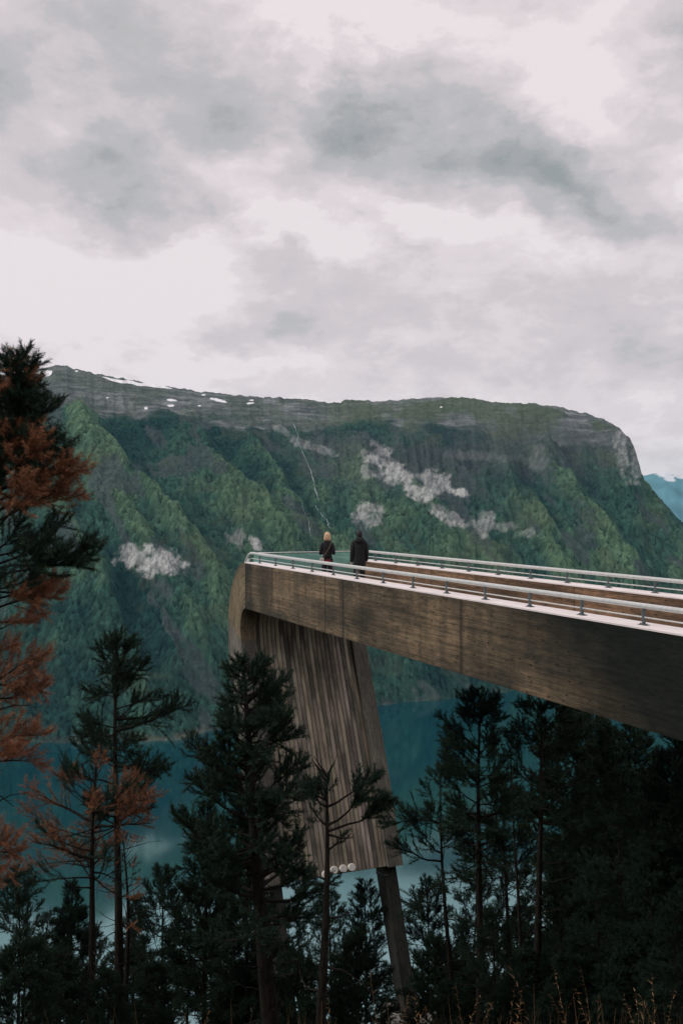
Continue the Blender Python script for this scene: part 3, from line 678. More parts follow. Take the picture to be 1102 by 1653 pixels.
def make_body(h, elbowL, wristL, elbowR, wristR, sh=.19, hip=.09):
    """figure facing +Y; joints listed with radii; returns continuous skinned surface including five fingers"""
    k = h/1.75; J = []; E = []
    def j(p, r, par=None):
        J.append((tuple(c*k for c in p), r*k if not hasattr(r, '__len__') else tuple(q*k for q in r)))
        if par is not None: E.append((par, len(J)-1))
        return len(J)-1
    pel = j((0, 0, .95), (.12, .10)); ab = j((0, 0, 1.1), (.11, .09), pel); ch = j((0, 0, 1.30), (.12, .09), ab); up = j((0, -.01, 1.41), (.075, .06), ch)
    nk = j((0, 0, 1.50), .055, up); jaw = j((0, .02, 1.57), (.062, .07), nk); hd = j((0, .005, 1.65), (.076, .092), jaw); cr = j((0, -.005, 1.71), (.060, .072), hd)
    nose = j((0, .105, 1.63), .012, hd)
    for sx in (-1, 1):
        j((sx*.082, 0, 1.635), (.012, .02), hd)
    for sx, el, wr in ((-1, elbowL, wristL), (1, elbowR, wristR)):
        s_ = j((sx*sh*.9, -.01, 1.385), .042, up); e_ = j(el, .034, s_); w_ = j(wr, .026, e_)
        d = (Vector(wr)-Vector(el)).normalized(); side = Vector((0, 1, 0)) if abs(d.y) < .7 else Vector((-sx, 0, 0))
        pm = Vector(wr)+d*.07; p_ = j(pm, (.028, .036), w_)
        curl = Vector((-sx, 0, 0)) if abs(d.y) < .7 else Vector((0, 0, -1))
        for q, (o_, ln) in enumerate(((.030, .070), (.010, .080), (-.010, .074), (-.029, .056))):
            a = pm+d*.025+side*o_; b1 = a+d*ln*.5+curl*.006; b2 = a+d*ln*.9+curl*.03
            i1 = j(a, .0095, p_); i2 = j(b1, .0085, i1); j(b2, .0075, i2)
        th = Vector(wr)+d*.035+side*.036; i1 = j(th, .012, w_); i2 = j(th+side*.028+d*.028, .0105, i1); j(th+side*.034+d*.055+curl*.01, .009, i2)
    for sx in (-1, 1):
        hp = j((sx*hip, 0, .88), .085, pel); kn = j((sx*(hip+.005), .015, .48), .057, hp); an = j((sx*(hip+.01), -.01, .09), .038, kn)
        he = j((sx*(hip+.015), -.02, .045), .036, an); j((sx*(hip+.03), .15, .03), (.036, .026), he)
    return J, E
def place(o, t, s, face):
    p = W(t, s, FLOOR); o.location = p; o.rotation_euler = (0, 0, face)
# man -----------------------------------------------------------------
J, E = make_body(1.76, (-.212, -.02, 1.13), (-.222, .03, .87), (.212, -.03, 1.13), (.215, .06, .89), .145)
man = skin_body('person', J, E, M_skin); place(man, 10.45, 2.44, R(8))
tag(man, 'person with short dark hair in a long black hooded coat, arms hanging down', 'person')
mb = MB()
mb.loft([ring(0, 0, .70, .172, .140, 28, .03, 1), ring(0, 0, .82, .172, .140, 28, .025, 1), ring(0, 0, .97, .165, .135, 28, .02, 2), ring(0, 0, 1.10, .158, .128, 28, .012, 2), ring(0, -.01, 1.25, .166, .130, 28, .008, 3),
         ring(0, -.01, 1.36, .176, .125, 28, .006), ring(0, -.01, 1.43, .155, .108, 28), ring(0, -.01, 1.48, .130, .095, 28), ring(0, 0, 1.525, .085, .080, 28), ring(0, 0, 1.56, .078, .076, 28)])
for sx, el, wr in ((-1, (-.212, -.02, 1.13), (-.222, .03, .87)), (1, (.212, -.03, 1.13), (.215, .06, .89))):
    mb.tube([(sx*.10, -.01, 1.44), (sx*.155, -.01, 1.40), (sx*.192, -.015, 1.30), el, ((el[0]+wr[0])/2, (el[1]+wr[1])/2, (el[2]+wr[2])/2), wr, (wr[0], wr[1]+.004, wr[2]-.015)], [.05, .070, .070, .062, .056, .050, .047], 14)
# hood folded behind the neck
mb.loft([ring(0, -.07, 1.37, .05, .03, 20), ring(0, -.105, 1.40, .12, .055, 20), ring(0, -.11, 1.47, .135, .07, 20), ring(0, -.085, 1.54, .115, .06, 20), ring(0, -.05, 1.575, .08, .04, 20)])
coat = mb.build('coat', M_black, man, True); coat.scale = (1.76/1.75,)*3
def trousers(o, k, top=.98):
    mb = MB()
    mb.loft([ring(0, 0, .80, .155, .115, 20), ring(0, 0, .90, .170, .125, 20), ring(0, 0, top, .155, .115, 20)])
    for sx in (-1, 1): mb.tube([(sx*.088, 0, .90), (sx*.092, .005, .70), (sx*.095, .015, .48), (sx*.10, -.005, .25), (sx*.10, -.01, .10), (sx*.10, -.01, .075)], [.095, .088, .070, .060, .056, .058], 14)
    t_ = mb.build('trousers', M_trou, o, True); t_.scale = (k,)*3
    for sx in (-1, 1):
        mb = MB(); mb.tube([(sx*.10, -.075, .045), (sx*.105, -.03, .055), (sx*.112, .05, .05), (sx*.12, .14, .038), (sx*.122, .19, .032)], [(.035, .04), (.045, .052), (.046, .048), (.047, .036), (.03, .022)], 12)
        s_ = mb.build('shoe', M_shoe, o, True); s_.scale = (k,)*3
trousers(man, 1.005)
mb = MB(); mb.loft([ring(0, -.05, 1.585, .060, .045, 20), ring(0, -.035, 1.62, .083, .075, 20), ring(0, -.022, 1.67, .088, .092, 20), ring(0, -.010, 1.715, .084, .096, 20), ring(0, -.005, 1.755, .066, .078, 20), ring(0, -.005, 1.777, .030, .036, 20)])
hr = mb.build('hair', M_dhair, man, True)
# woman ---------------------------------------------------------------
eL, wL = (-.212, -.06, 1.10), (-.12, .20, 1.12); eR, wR = (.212, -.06, 1.10), (.12, .20, 1.12)
J, E = make_body(1.68, eL, wL, eR, wR, .13)
wom = skin_body('person', J, E, M_skin); place(wom, 11.9, 2.03, R(-3))
tag(wom, 'person with blonde shoulder-length hair in a short black jacket over a red checked shirt', 'person')
kw = 1.68/1.75
mb = MB()
mb.loft([ring(0, 0, .935, .150, .125, 28, .02, 1), ring(0, 0, 1.0, .145, .120, 28, .015, 1), ring(0, 0, 1.10, .134, .108, 28, .012, 2), ring(0, -.005, 1.24, .148, .115, 28, .006), ring(0, -.01, 1.34, .156, .112, 28, .004), ring(0, -.01, 1.41, .140, .098, 28), ring(0, -.01, 1.465, .11, .085, 28), ring(0, 0, 1.50, .075, .070, 28), ring(0, 0, 1.525, .066, .062, 28)])
for sx, el, wr in ((-1, eL, wL), (1, eR, wR)):
    mb.tube([(sx*.11, -.01, 1.42), (sx*.145, -.01, 1.38), (sx*.180, -.02, 1.28), (sx*.205, -.05, 1.14), (sx*.205, -.055, 1.09), (sx*.2, .05, 1.095), (sx*.15, .14, 1.11), (sx*.125, .19, 1.12)], [.045, .060, .060, .054, .053, .050, .046, .042], 14)
jk = mb.build('jacket', M_black, wom, True); jk.scale = (kw,)*3
mb = MB(); mb.loft([ring(0, 0, .80, .158, .130, 28, .03, 1), ring(0, 0, .87, .154, .127, 28, .02, 1), ring(0, 0, .96, .142, .116, 28, .01, 1)])
sh_ = mb.build('shirt_hem', M_plaid, wom, True); sh_.scale = (kw,)*3
trousers(wom, kw)
mb = MB()
mb.loft([ring(0, -.055, 1.485, .085, .040, 26, .09, 1), ring(0, -.055, 1.52, .108, .062, 26, .07, 2), ring(0, -.04, 1.57, .110, .085, 26, .05, 1), ring(0, -.025, 1.63, .102, .100, 26, .02, 1), ring(0, -.015, 1.69, .094, .104, 26, .015), ring(0, -.008, 1.735, .074, .086, 26, .01), ring(0, -.005, 1.762, .035, .04, 26)])
hr = mb.build('hair', M_blond, wom, True); hr.scale = (kw,)*3
# her cross-body bag (a thing of its own)
bag = empty('shoulder_bag', wom.location); bag.rotation_euler = wom.rotation_euler; tag(bag, 'small cream shoulder bag at the left hip of the blonde person', 'bag')
mb = MB(); mb.box((-.155, -.165, .83), (.125, .05, .17)); mb.build('pouch', M_cream, bag, True, .015)
mb = MB(); mb.box((-.155, -.193, .875), (.118, .008, .07)); mb.build('flap', M_cream, bag, False, .003)
mb = MB(); mb.tube([(.13, .02, 1.385), (.125, -.09, 1.36), (.09, -.135, 1.28), (.03, -.142, 1.15), (-.06, -.145, 1.02), (-.12, -.15, .91)], .0085, 6); mb.build('strap', M_strap, bag, True)

# ------------------------------------------------------------------ pines
GREEN = (np.array([.007, .026, .021]), np.array([.048, .078, .046])); BROWN = (np.array([.11, .048, .026]), np.array([.44, .20, .105]))
def rot_about(v, ax, a):
    ax = ax/np.linalg.norm(ax); return v*math.cos(a)+np.cross(ax, v)*math.sin(a)+ax*np.dot(ax, v)*(1-math.cos(a))
class Pine:
    def __init__(s, seed, needle=.07, nwid=.008, per=12):
        s.r = np.random.RandomState(seed); s.tubes = []; s.sh = []; s.needle = needle*.78; s.nwid = nwid*.72; s.per = int(per*1.5)
    def limb(s, p, d, L, r0, dens, kind, up=.35, lvl=0, bare=.35, wig=.42, twigs=True):
        """one curving limb with side twigs; kind 0 = green, 1 = dead, 2 = bare"""
        n = max(4, int(L/.22)+2); pts = [np.array(p, float)]; d = np.array(d, float); d /= np.linalg.norm(d); q = pts[0]; dirs = [d]
        for i in range(n):
            d = d+s.r.normal(0, wig/ max(1, n**.5), 3)+np.array([0, 0, up*1.0/n]); d /= np.linalg.norm(d); q = q+d*L/n; pts.append(q); dirs.append(d)
        rad = r0*(1-np.linspace(0, .85, n+1)); s.tubes.append((np.array(pts), rad, 5 if lvl == 0 else 3))
        if not twigs: return pts
        m = max(2, int(L*dens*(1.75 if kind != 2 else 1))); side = 1
        for k in range(m):
            f = bare+(1-bare)*(k+s.r.rand())/m; i = min(n-1, int(f*n)); ff = f*n-i; q = pts[i]*(1-ff)+pts[i+1]*ff; dd_ = dirs[i]
            side = -side; ax = np.array([0, 0, 1.0])+s.r.normal(0, .85, 3)
            nd = rot_about(dd_, ax, side*s.r.uniform(.45, 1.25)); nd[2] += s.r.uniform(-.05, .35)
            ln = (.18+.5*L*(1-f)*(.5+.8*s.r.rand())) if lvl == 0 else .10+.3*L*(1-f)*s.r.rand()
            if lvl < 1 and ln > .16: s.limb(q, nd, ln, max(.004, r0*.3*(1-f*.5)), dens*1.25, kind, .35, lvl+1, .12, .35)
            elif kind != 2: s.shoot(q, nd, kind)
        if kind != 2:
            for i in range(int(n*.6), n+1): s.shoot(pts[i], dirs[i], kind)
    def shoot(s, q, d, kind):
        d = d/np.linalg.norm(d); s.sh.append((q[0], q[1], q[2], d[0], d[1], d[2], kind))
    def meshes(s):
        V = []; Q = []; b = 0
        for pts, rad, ns in s.tubes:
            n = len(pts); tg = np.gradient(pts, axis=0); tg /= np.linalg.norm(tg, axis=1)[:, None]+1e-9
            ref = np.array([.31, .17, .93]) if abs(tg[0][2]) < .8 else np.array([.9, .3, .1])
            a = np.cross(tg, ref); a /= np.linalg.norm(a, axis=1)[:, None]; c = np.cross(tg, a); th = np.arange(ns)*2*math.pi/ns
            ringv = pts[:, None, :]+(a[:, None, :]*np.cos(th)[None, :, None]+c[:, None, :]*np.sin(th)[None, :, None])*rad[:, None, None]
            V.append(ringv.reshape(-1, 3)); i = np.arange(n-1)[:, None]*ns; k = np.arange(ns)[None, :]; k2 = (k+1) % ns
            Q.append(np.stack([i+k, i+k2, i+ns+k2, i+ns+k], -1).reshape(-1, 4)+b); b += n*ns
        out = {'trunk': (np.concatenate(V), np.concatenate(Q), 4, None)}
        S = np.array(s.sh)
        for kind, nm in ((0, 'crown'), (1, 'dead_crown')):
            if not len(S): break
            A = S[S[:, 6] == kind]
            if len(A) == 0: continue
            m = s.per; c = np.repeat(A[:, :3], m, 0); d = np.repeat(A[:, 3:6], m, 0); n = len(c)
            al = s.r.uniform(-.6, 1.0, (n, 1))*s.needle*1.3; rv = s.r.normal(0, 1, (n, 3)); rv -= (rv*d).sum(1, keepdims=True)*d; rv /= np.linalg.norm(rv, axis=1)[:, None]+1e-9
            dirn = rv*s.r.uniform(.45, 1.0, (n, 1))+d*s.r.uniform(.5, 1.1, (n, 1)); 
            if kind == 1: dirn[:, 2] -= .35
            dirn /= np.linalg.norm(dirn, axis=1)[:, None]
            base = c+d*al; tip = base+dirn*s.needle*s.r.uniform(.7, 1.15, (n, 1)); wv = np.cross(dirn, s.r.normal(0, 1, (n, 3))); wv /= np.linalg.norm(wv, axis=1)[:, None]+1e-9; wv *= s.nwid*.5
            if kind == 1: wv *= .7
            VV = np.stack([base-wv, base+wv, tip], 1).reshape(-1, 3); FF = np.arange(n*3).reshape(-1, 3)
            lo, hi = (GREEN if kind == 0 else BROWN); tone = np.repeat(np.clip(s.r.normal(.45, .28, (len(A), 1)), 0, 1), m, 0)
            cc = lo+(hi-lo)*tone; out[nm] = (VV, FF, 3, np.repeat(cc, 3, 0))
        return out
def link_tree(name, P, loc, label, group=None, rz=0, sc=1.0):
    r = empty(name, loc); r.rotation_euler = (0, 0, rz); r.scale = (sc,)*3; tag(r, label, 'pine tree', group)
    for nm, (V_, F_, k, col_) in P.meshes().items():
        me = np_mesh(nm, V_, [F_], None, col_); o = link_mesh(nm, me, M_bark if nm == 'trunk' else (M_fol if nm == 'crown' else M_dead), r, nm == 'trunk')
        if nm == 'dead_crown': o['label'] = 'rusty brown dead needles'
    return r
def trunk_line(P, H, r0, lean=(0, 0), wob=.12, n=16, bend=0):
    ph = P.r.uniform(0, 6, 4); z = np.linspace(0, 1, n)
    x = lean[0]*z+wob*(np.sin(z*5+ph[0])-np.sin(ph[0]))*z+bend*z*z; y = lean[1]*z+wob*(np.sin(z*4+ph[1])-np.sin(ph[1]))*z
    pts = np.stack([x, y, z*H], 1); rad = r0*(1-z*.86); rad[0] *= 1.25; P.tubes.append((pts, rad, 9)); return pts
def at_h(pts, h):
    return np.array([np.interp(h, pts[:, 2], pts[:, i]) for i in range(3)])
def conifer(seed, H, r0, lo, rad_fn, step=.34, dens=9, lean=(0, 0), kind_fn=None, deadlow=6, needle=.07, nwid=.008, per=12, wh=(3, 5), wob=.12, limbs=(), up=.4, skip=.0):
    """lo = height where green crown starts; rad_fn(f) = reach at fraction f of crown height from its bottom"""
    P = Pine(seed, needle, nwid, per); pts = trunk_line(P, H, r0, lean, wob)
    h = lo
    while h < H-.15:
        f = (h-lo)/(H-lo); n = P.r.randint(wh[0], wh[1]+1); a0 = P.r.uniform(0, 6.28)
        for i in range(n):
            if P.r.rand() < skip: continue
            a = a0+i*6.283/n+P.r.normal(0, .3); Lb = rad_fn(f)*P.r.uniform(.5, 1.25); el = -.02+.7*f**1.6+P.r.normal(0, .22)
            d = np.array([math.cos(a)*math.cos(el), math.sin(a)*math.cos(el), math.sin(el)])
            kd = kind_fn(f, a, P.r) if kind_fn else 0
            P.limb(at_h(pts, h+P.r.uniform(-.08, .08)), d, Lb, max(.010, r0*.22*(1-f*.6)), dens, kd, up)
        h += step*(1.1-.45*f)*P.r.uniform(.45, 1.35)
    P.limb(at_h(pts, H-.25), (0, 0, 1), .35, .012, dens*1.4, 0, 0, 0, .0)
    for k in range(deadlow):
        h = P.r.uniform(lo*.35, lo); a = P.r.uniform(0, 6.28); P.limb(at_h(pts, h), (math.cos(a), math.sin(a), P.r.uniform(-.1, .35)), P.r.uniform(.4, 1.3), .014, 3.2, 2, .1, 0, .3, .5)
    for (hh, dx_, dy_, dz_, L, kd, dn) in limbs:
        P.limb(at_h(pts, hh), (dx_, dy_, dz_), L, max(.012, r0*.35), dn, kd, up, 0, .3)
    return P
def gz(x, y): return float(ground_z(np.array(x), np.array(y)))-.45
def base_for(x_px, Yd): X = (x_px-CX)/F*Yd; return (X, Yd, gz(X, Yd))
def zpx(y, Yd): return -(y-HY)/F*Yd

# 1 tall pine at the left edge, mixed green and rusty
Yd = 12.5; X0 = (-78-CX)/F*Yd; b0 = (X0, Yd, gz(X0, Yd)); H = zpx(577, Yd)-b0[2]
hz = lambda y: zpx(y, Yd)-b0[2]
P = Pine(3, .075, .0075, 16); pts = trunk_line(P, H, .15, lean=(0, 0), wob=.03, bend=.80)
def lb(y, ang, L, kd, el=.2, dens=10, bare=.25, r=.022, up=.35): P.limb(at_h(pts, hz(y)), (math.cos(ang)*math.cos(el), math.sin(ang)*math.cos(el), math.sin(el)), L-.04*(abs(math.cos(ang)) > .5 and L > .7), r, dens, kd, up, 0, bare)
rr = P.r
for y in np.arange(585, 800, 13):
    reach = np.interp(y, [590, 620, 700, 800], [.14, .34, .52, .62])
    for i in range(5): lb(y, rr.uniform(0, 6.28), reach*rr.uniform(.7, 1.1), 0 if rr.rand() < (.88 if y < 700 else .5) else 1, rr.uniform(.1, .7), 12, .12, .014)
for y, ang, L, kd, el in [(690, .2, .75, 0, .3), (715, -.3, .85, 0, .2), (735, .3, .80, 0, .1), (770, -.1, .95, 1, .45), (790, .15, 1.15, 1, .6), (810, -.2, 1.15, 1, .55), (825, .3, 1.1, 1, .5), (845, 0, 1.15, 1, .45), (800, 2.2, .9, 0, .3), (780, -2, .9, 0, .3), (860, .1, 1.0, 1, .6), (835, -.7, 1.1, 1, .4),
                          (925, .1, 1.45, 0, .32), (940, -.15, 1.55, 0, .30), (915, .35, 1.15, 0, .25), (895, -.4, .7, 0, .2), (900, .9, .8, 0, .2), (960, -.5, .9, 0, .1), (975, .15, 1.1, 1, .12), (990, -.2, 1.05, 1, .1), (1010, .5, .8, 1, .2), (960, .5, .9, 1, .1),
                          (1075, 0, .55, 2, .5), (1100, .2, .9, 1, .1), (1115, -.1, 1.05, 1, .12), (1125, .3, 1.0, 1, .08), (1140, -.4, .7, 1, 0), (1150, .1, 1.0, 2, .3), (1210, 0, 1.05, 1, .0), (1225, .25, .95, 1, -.02), (1235, -.2, .95, 1, .02), (1180, 0, .9, 2, .45), (1260, .1, .8, 2, .3), (1370, 0, .9, 1, .02), (1380, .3, .8, 1, .0), (1360, -.3, .85, 1, .05), (1420, .1, .8, 2, .1), (1085, .6, .6, 1, .2), (1330, .2, .9, 2, .4)]:
    lb(y, ang, L, kd, el, 12 if kd != 2 else 4, .3, .020, .12 if kd else .35)
for y in np.arange(860, 1500, 40): lb(y, rr.uniform(1.2, 5.0), rr.uniform(.6, 1.2), rr.choice([0, 1, 2, 2]), .2, 8)
link_tree('pine_tree', P, b0, 'tall pine at the left edge with green top and large rusty brown dead branches')

# 2 slim pine A behind the rusty one
def hero(x, ytop, Yd, **kw):
    b = base_for(x, Yd); H = zpx(ytop, Yd)-b[2]-.33; return b, H, (lambda y: zpx(y, Yd)-b[2])
b, H, hz = hero(190, 1003, 22)
P = conifer(11, H, .13, hz(1330), lambda f: np.interp(f, [0, .25, .55, .8, 1], [.55, 1.25, 1.15, .75, .25]), .30, 10, (.12, 0), None, 8, .075, .010, 13, (3, 5), .10,
            [(hz(1180), 1, -.1, .25, 1.75, 0, 9), (hz(1160), 1, .2, .2, 1.5, 0, 8), (hz(1300), 1, 0, .15, 1.3, 0, 8), (hz(1230), -1, .1, .15, 1.2, 0, 8)], skip=.12)
link_tree('pine_tree', P, b, 'slim dark pine at left whose pointed top stands against the far forest shore')
# 3 rusty, half dead pine
b, H, hz = hero(142, 1192, 19)
P = conifer(12, H, .10, hz(1430), lambda f: np.interp(f, [0, .3, .6, 1], [1.0, 1.45, 1.2, .35]), .26, 8.5, (.25, 0), lambda f, a, r: r.choice([1, 2, 1, 2, 0]), 9, .07, .0075, 12, (3, 5), .10, [(hz(1330), -1, 0, .25, 1.6, 1, 9), (hz(1390), -1, -.2, .3, 1.4, 1, 8), (hz(1340), 1, -.2, .35, 1.3, 1, 8)])
link_tree('pine_tree', P, b, 'half dead pine with thin rusty brown needles in front of the slim dark pine')
# 3b pale thin trunk beside it
b, H, hz = hero(203, 1330, 23)
P = conifer(13, H, .09, hz(1480), lambda f: .7-.4*f, .4, 7, (-.1, 0), lambda f, a, r: r.choice([0, 2, 1]), 10, .07, .009, 10)
link_tree('pine_tree', P, b, 'thin broken-topped pine directly right of the slim dark pine trunk')
# 4 large dark pine before the slatted leg
b, H, hz = hero(447, 1040, 16.5)
P = conifer(14, H, .18, hz(1500), lambda f: np.interp(f, [0, .2, .5, .75, .9, 1], [1.2, 1.35, 1.05, .75, .48, .15]), .215, 11, (-.62, 0), None, 9, .072, .0105, 14, (4, 6), .05,
            [(hz(1400), -1, 0, .2, 1.7, 0, 10), (hz(1260), -1, .1, .3, 1.25, 0, 10), (hz(1170), 1, -.2, .45, .95, 0, 11), (hz(1130), 1, .1, .4, .8, 0, 11)], skip=.24)
link_tree('pine_tree', P, b, 'large dense dark pine covering the left part of the slatted leg')
# 5 slender pine with a single limb reaching right
b, H, hz = hero(515, 1215, 14.5)
P = Pine(15, .07, .010, 15); pts = trunk_line(P, H, .095, (.10, 0), .04)
for (y, dx_, dy_, dz_, L, kd, dn, br) in [(1345, 1, -.1, .10, .45, 2, 3, .5), (1340, 1, .05, .35, .98, 0, 15, .5), (1330, 1, -.25, .5, .85, 0, 14, .45), (1300, 1, .4, .5, .8, 0, 13, .5), (1290, -1, 0, .5, .38, 0, 12, .2), (1300, -1, .4, .4, .4, 0, 12, .2), (1275, -.6, -.6, .4, .35, 0, 12, .2), (1290, .2, -.9, .5, .3, 0, 12, .2),
                            (1240, -1, 0, 1.2, .35, 2, 5, .1), (1250, .8, 0, 1.2, .3, 2, 5, .1), (1260, -.8, .3, .9, .4, 2, 5, .1), (1230, -.4, 0, 1.2, .3, 2, 5, .1), (1330, -1, 0, .3, .3, 0, 8, .2), (1370, 1, .2, .1, .25, 0, 9, .2), (1420, -.8, .3, .1, .25, 2, 3, .2), (1560, 1, -.1, .3, .9, 2, 4, .2), (1600, -1, .3, .2, .7, 2, 3, .3), (1480, 1, .3, .2, .5, 2, 4, .2)]:
    P.limb(at_h(pts, hz(y)), (dx_, dy_, dz_), L, .022, dn, kd, .3, 0, br)
link_tree('pine_tree', P, b, 'slender pine before the slatted leg, bare top, one bushy limb reaching right')
# 6 right-hand group in front of the fjord
b, H, hz = hero(773, 1096, 23)
P = conifer(16, H, .12, hz(1400), lambda f: np.interp(f, [0, .3, .6, .85, 1], [.7, 1.0, .95, .65, .25]), .28, 10, (.12, 0), None, 10, .075, .0105, 14, (3, 5), .08, [(hz(1240), -1, 0, .8, 1.2, 0, 8), (hz(1210), -1, .2, .9, 1.2, 0, 8)], skip=.15)
link_tree('pine_tree', P, b, 'tall open-crowned pine right of the leg, top touching the lower edge of the beam')
b, H, hz = hero(738, 1225, 24)
P = conifer(17, H, .085, hz(1420), lambda f: np.interp(f, [0, .3, .6, 1], [1.3, 1.0, .7, .25]), .34, 9, (-.35, 0), None, 9, .075, .0105, 14, (2, 4), .10, [(hz(1330), -1, 0, .1, 1.5, 0, 10), (hz(1390), -1, .1, .05, 1.4, 0, 9)], skip=.1)
link_tree('pine_tree', P, b, 'leaning pine beside the leg with sparse limbs spreading left over the teal water')
b, H, hz = hero(866, 1112, 22)
P = conifer(18, H, .125, hz(1330), lambda f: np.interp(f, [0, .3, .6, 1], [.7, 1.2, 1.15, .45]), .29, 10, (.02, 0), None, 12, .075, .0105, 14, (3, 5), .06, (), skip=.12)
link_tree('pine_tree', P, b, 'straight-trunked pine under the beam with a flat dark crown, second tall one from the leg')
b, H, hz = hero(842, 1160, 26)
P = conifer(19, H, .07, hz(1300), lambda f: .55-.25*f, .4, 7, (-.1, 0), lambda f, a, r: r.choice([0, 2]), 12, .07, .010, 11)
thin = link_tree('pine_tree', P, b, 'very thin sparse pine standing between the two tall pines under the beam')
b, H, hz = hero(925, 1135, 29)
_g = GREEN; GREEN = (np.array([.014, .036, .024]), np.array([.085, .120, .060]))
P = conifer(20, H, .12, hz(1400), lambda f: np.interp(f, [0, .4, .8, 1], [1.3, 1.7, 1.1, .4]), .28, 10, (0, 0), None, 6, .08, .012, 14, (4, 6))
bushy = link_tree('pine_tree', P, b, 'bushy mid green pine behind the straight-trunked pine under the beam')

GREEN = _g
# small and bushy kinds for the rest of the wood
def bush(seed, H=5.0): return conifer(seed, H, .07, H*.12, lambda f: np.interp(f, [0, .3, .7, 1], [1.3, 1.5, 1.0, .3]), .24, 10, (.05, 0), None, 2, .075, .012, 13, (4, 6))
def open_pine(seed, H=10.5): return conifer(seed, H, .11, H*.42, lambda f: np.interp(f, [0, .3, .7, 1], [1.0, 1.7, 1.3, .4]), .36, 8.5, (.2, .1), None, 9, .08, .0125, 13, (3, 5), .14, (), skip=.08)
def dense_pine(seed, H=12.0): return conifer(seed, H, .15, H*.22, lambda f: np.interp(f, [0, .3, .7, 1], [1.9, 2.1, 1.3, .3]), .34, 9, (.1, .1), None, 6, .085, .014, 13, (4, 6), .12)
def copy_tree(src, loc, rz, sc, label, group=None):
    c = src.copy(); C.objects.link(c); c.location = loc; c.rotation_euler = (0, 0, rz); c.scale = (sc,)*3; c['label'] = label
    if group: c['group'] = group
    elif 'group' in c: del c['group']
    for ch in list(src.children):
        d = ch.copy(); C.objects.link(d); d.parent = c
    return c
def put(kind, x, ytop, Yd, label, group=None, rz=0, name_H=None):
    b = base_for(x, Yd); H = zpx(ytop, Yd)-b[2]
    src, H0 = kinds[kind]
    if kind not in used: used.add(kind); src.location = b; src.rotation_euler = (0, 0, rz); src.scale = (H/H0,)*3; src['label'] = label; (src.__setitem__('group', group) if group else None); return src
    return copy_tree(src, b, rz, H/H0, label, group)
used = set(); kinds = {}
for i, (fn, H0, sd) in enumerate(((bush, 5.0, 31), (bush, 5.0, 32), (open_pine, 10.5, 33), (open_pine, 10.5, 34), (dense_pine, 12.0, 35), (dense_pine, 12.0, 36))):
    kinds[i] = (link_tree('pine_tree', fn(sd, H0), (0, 0, 0), 'pine'), H0)
kinds[3] = kinds[3]; rg = random.Random(9)
# below the platform, against the bright water
put(2, 590, 1425, 30, 'pine seen through the opening under the slatted leg, against white water', None, 1.0)
put(3, 540, 1440, 27, 'open pine behind the slender trunk, under the bottom edge of the leg', None, 2.0)
put(0, 580, 1510, 24, 'young bushy pine just left of the right lower leg, below the slatted panel', None, .3)
put(1, 30, 1510, 17, 'round bushy pine in the bottom left corner', None, .5)
put(0, 100, 1540, 19, 'lower bushy pine next to the one in the bottom left corner', None, 2.2)
put(4, 330, 1300, 23, 'dense dark pine filling the space left of the large dark pine', None, 1.2)
put(2, 262, 1400, 25, 'open pine between the slim dark pine and the large dark pine', None, 4.0)
put(3, 300, 1440, 29, 'open backlit pine standing behind the dense dark one, left of the leg', None, 5.0)
put(3, 470, 1460, 31, 'backlit pine between the large dark pine and the slender pine', None, .7)
put(2, 30, 1400, 26, 'open pine behind the bottom left bushes', None, 2.6)
put(1, 560, 1585, 21, 'low young pine at the bottom between the slender trunk and the lower leg', None, 3.3)
put(0, 245, 1560, 20, 'low bushy pine at the bottom left beside the thin trunk', None, 5.1)
put(1, 385, 1560, 21, 'low bushy pine at the bottom below the large dark pine', None, 1.1)
put(2, 690, 1420, 31, 'backlit open pine immediately right of the lower leg', None, 3.1)
put(0, 700, 1520, 25, 'young bushy pine immediately right of the lower leg foot', None, 4.2)
# the dark stand at right
LAB = 'dark pine in the crowded stand below the right part of the walkway'; GRP = 'crowded dark pines on the slope at right'
stand = [(4, 985, 1178, 24), (5, 1085, 1135, 21), (4, 1140, 1170, 27), (5, 935, 1262, 27), (3, 760, 1410, 28), (4, 1035, 1150, 29), (2, 900, 1390, 22), (3, 968, 1400, 19),
         (2, 1055, 1350, 18), (4, 840, 1450, 36), (5, 740, 1490, 33), (4, 960, 1450, 38), (3, 810, 1470, 21), (5, 1040, 1450, 36), (2, 1090, 1450, 16), (1, 770, 1560, 24), (0, 850, 1540, 22), (1, 930, 1530, 19), (0, 1010, 1530, 18), (1, 1085, 1540, 17),
         (4, 900, 1500, 44), (1, 810, 1580, 18), (0, 890, 1600, 17), (1, 980, 1600, 16), (0, 1070, 1600, 15), (5, 1180, 1250, 22), (3, 828, 1260, 31), (2, 955, 1225, 31), (1, 730, 1590, 22), (5, 1105, 1240, 18), (3, 1010, 1255, 20), (4, 900, 1440, 28)]
own = {(985, 1178): 'dense dark pine whose tip touches the dark right-hand part of the beam', (1085, 1135): 'dense dark pine right under the beam, cut by the right edge of the picture',
       (935, 1262): 'dense dark pine just left of the one touching the dark part of the beam', (1055, 1350): 'open-crowned pine near the right edge, in front of the crowded dark stand',
       (968, 1400): 'open pine in front of the middle of the crowded dark stand', (828, 1260): 'open pine crown directly behind the very thin sparse pine', (730, 1590): 'lowest bushy young pine by the foot of the lower leg, right side',
       (770, 1560): 'first bushy young pine right of the lower leg along the dry grass', (850, 1540): 'second bushy young pine right of the lower leg along the dry grass', (930, 1530): 'third bushy young pine right of the lower leg along the dry grass',
       (1010, 1530): 'fourth bushy young pine right of the lower leg along the dry grass', (1085, 1540): 'bushy young pine above the dry grass in the bottom right corner'}
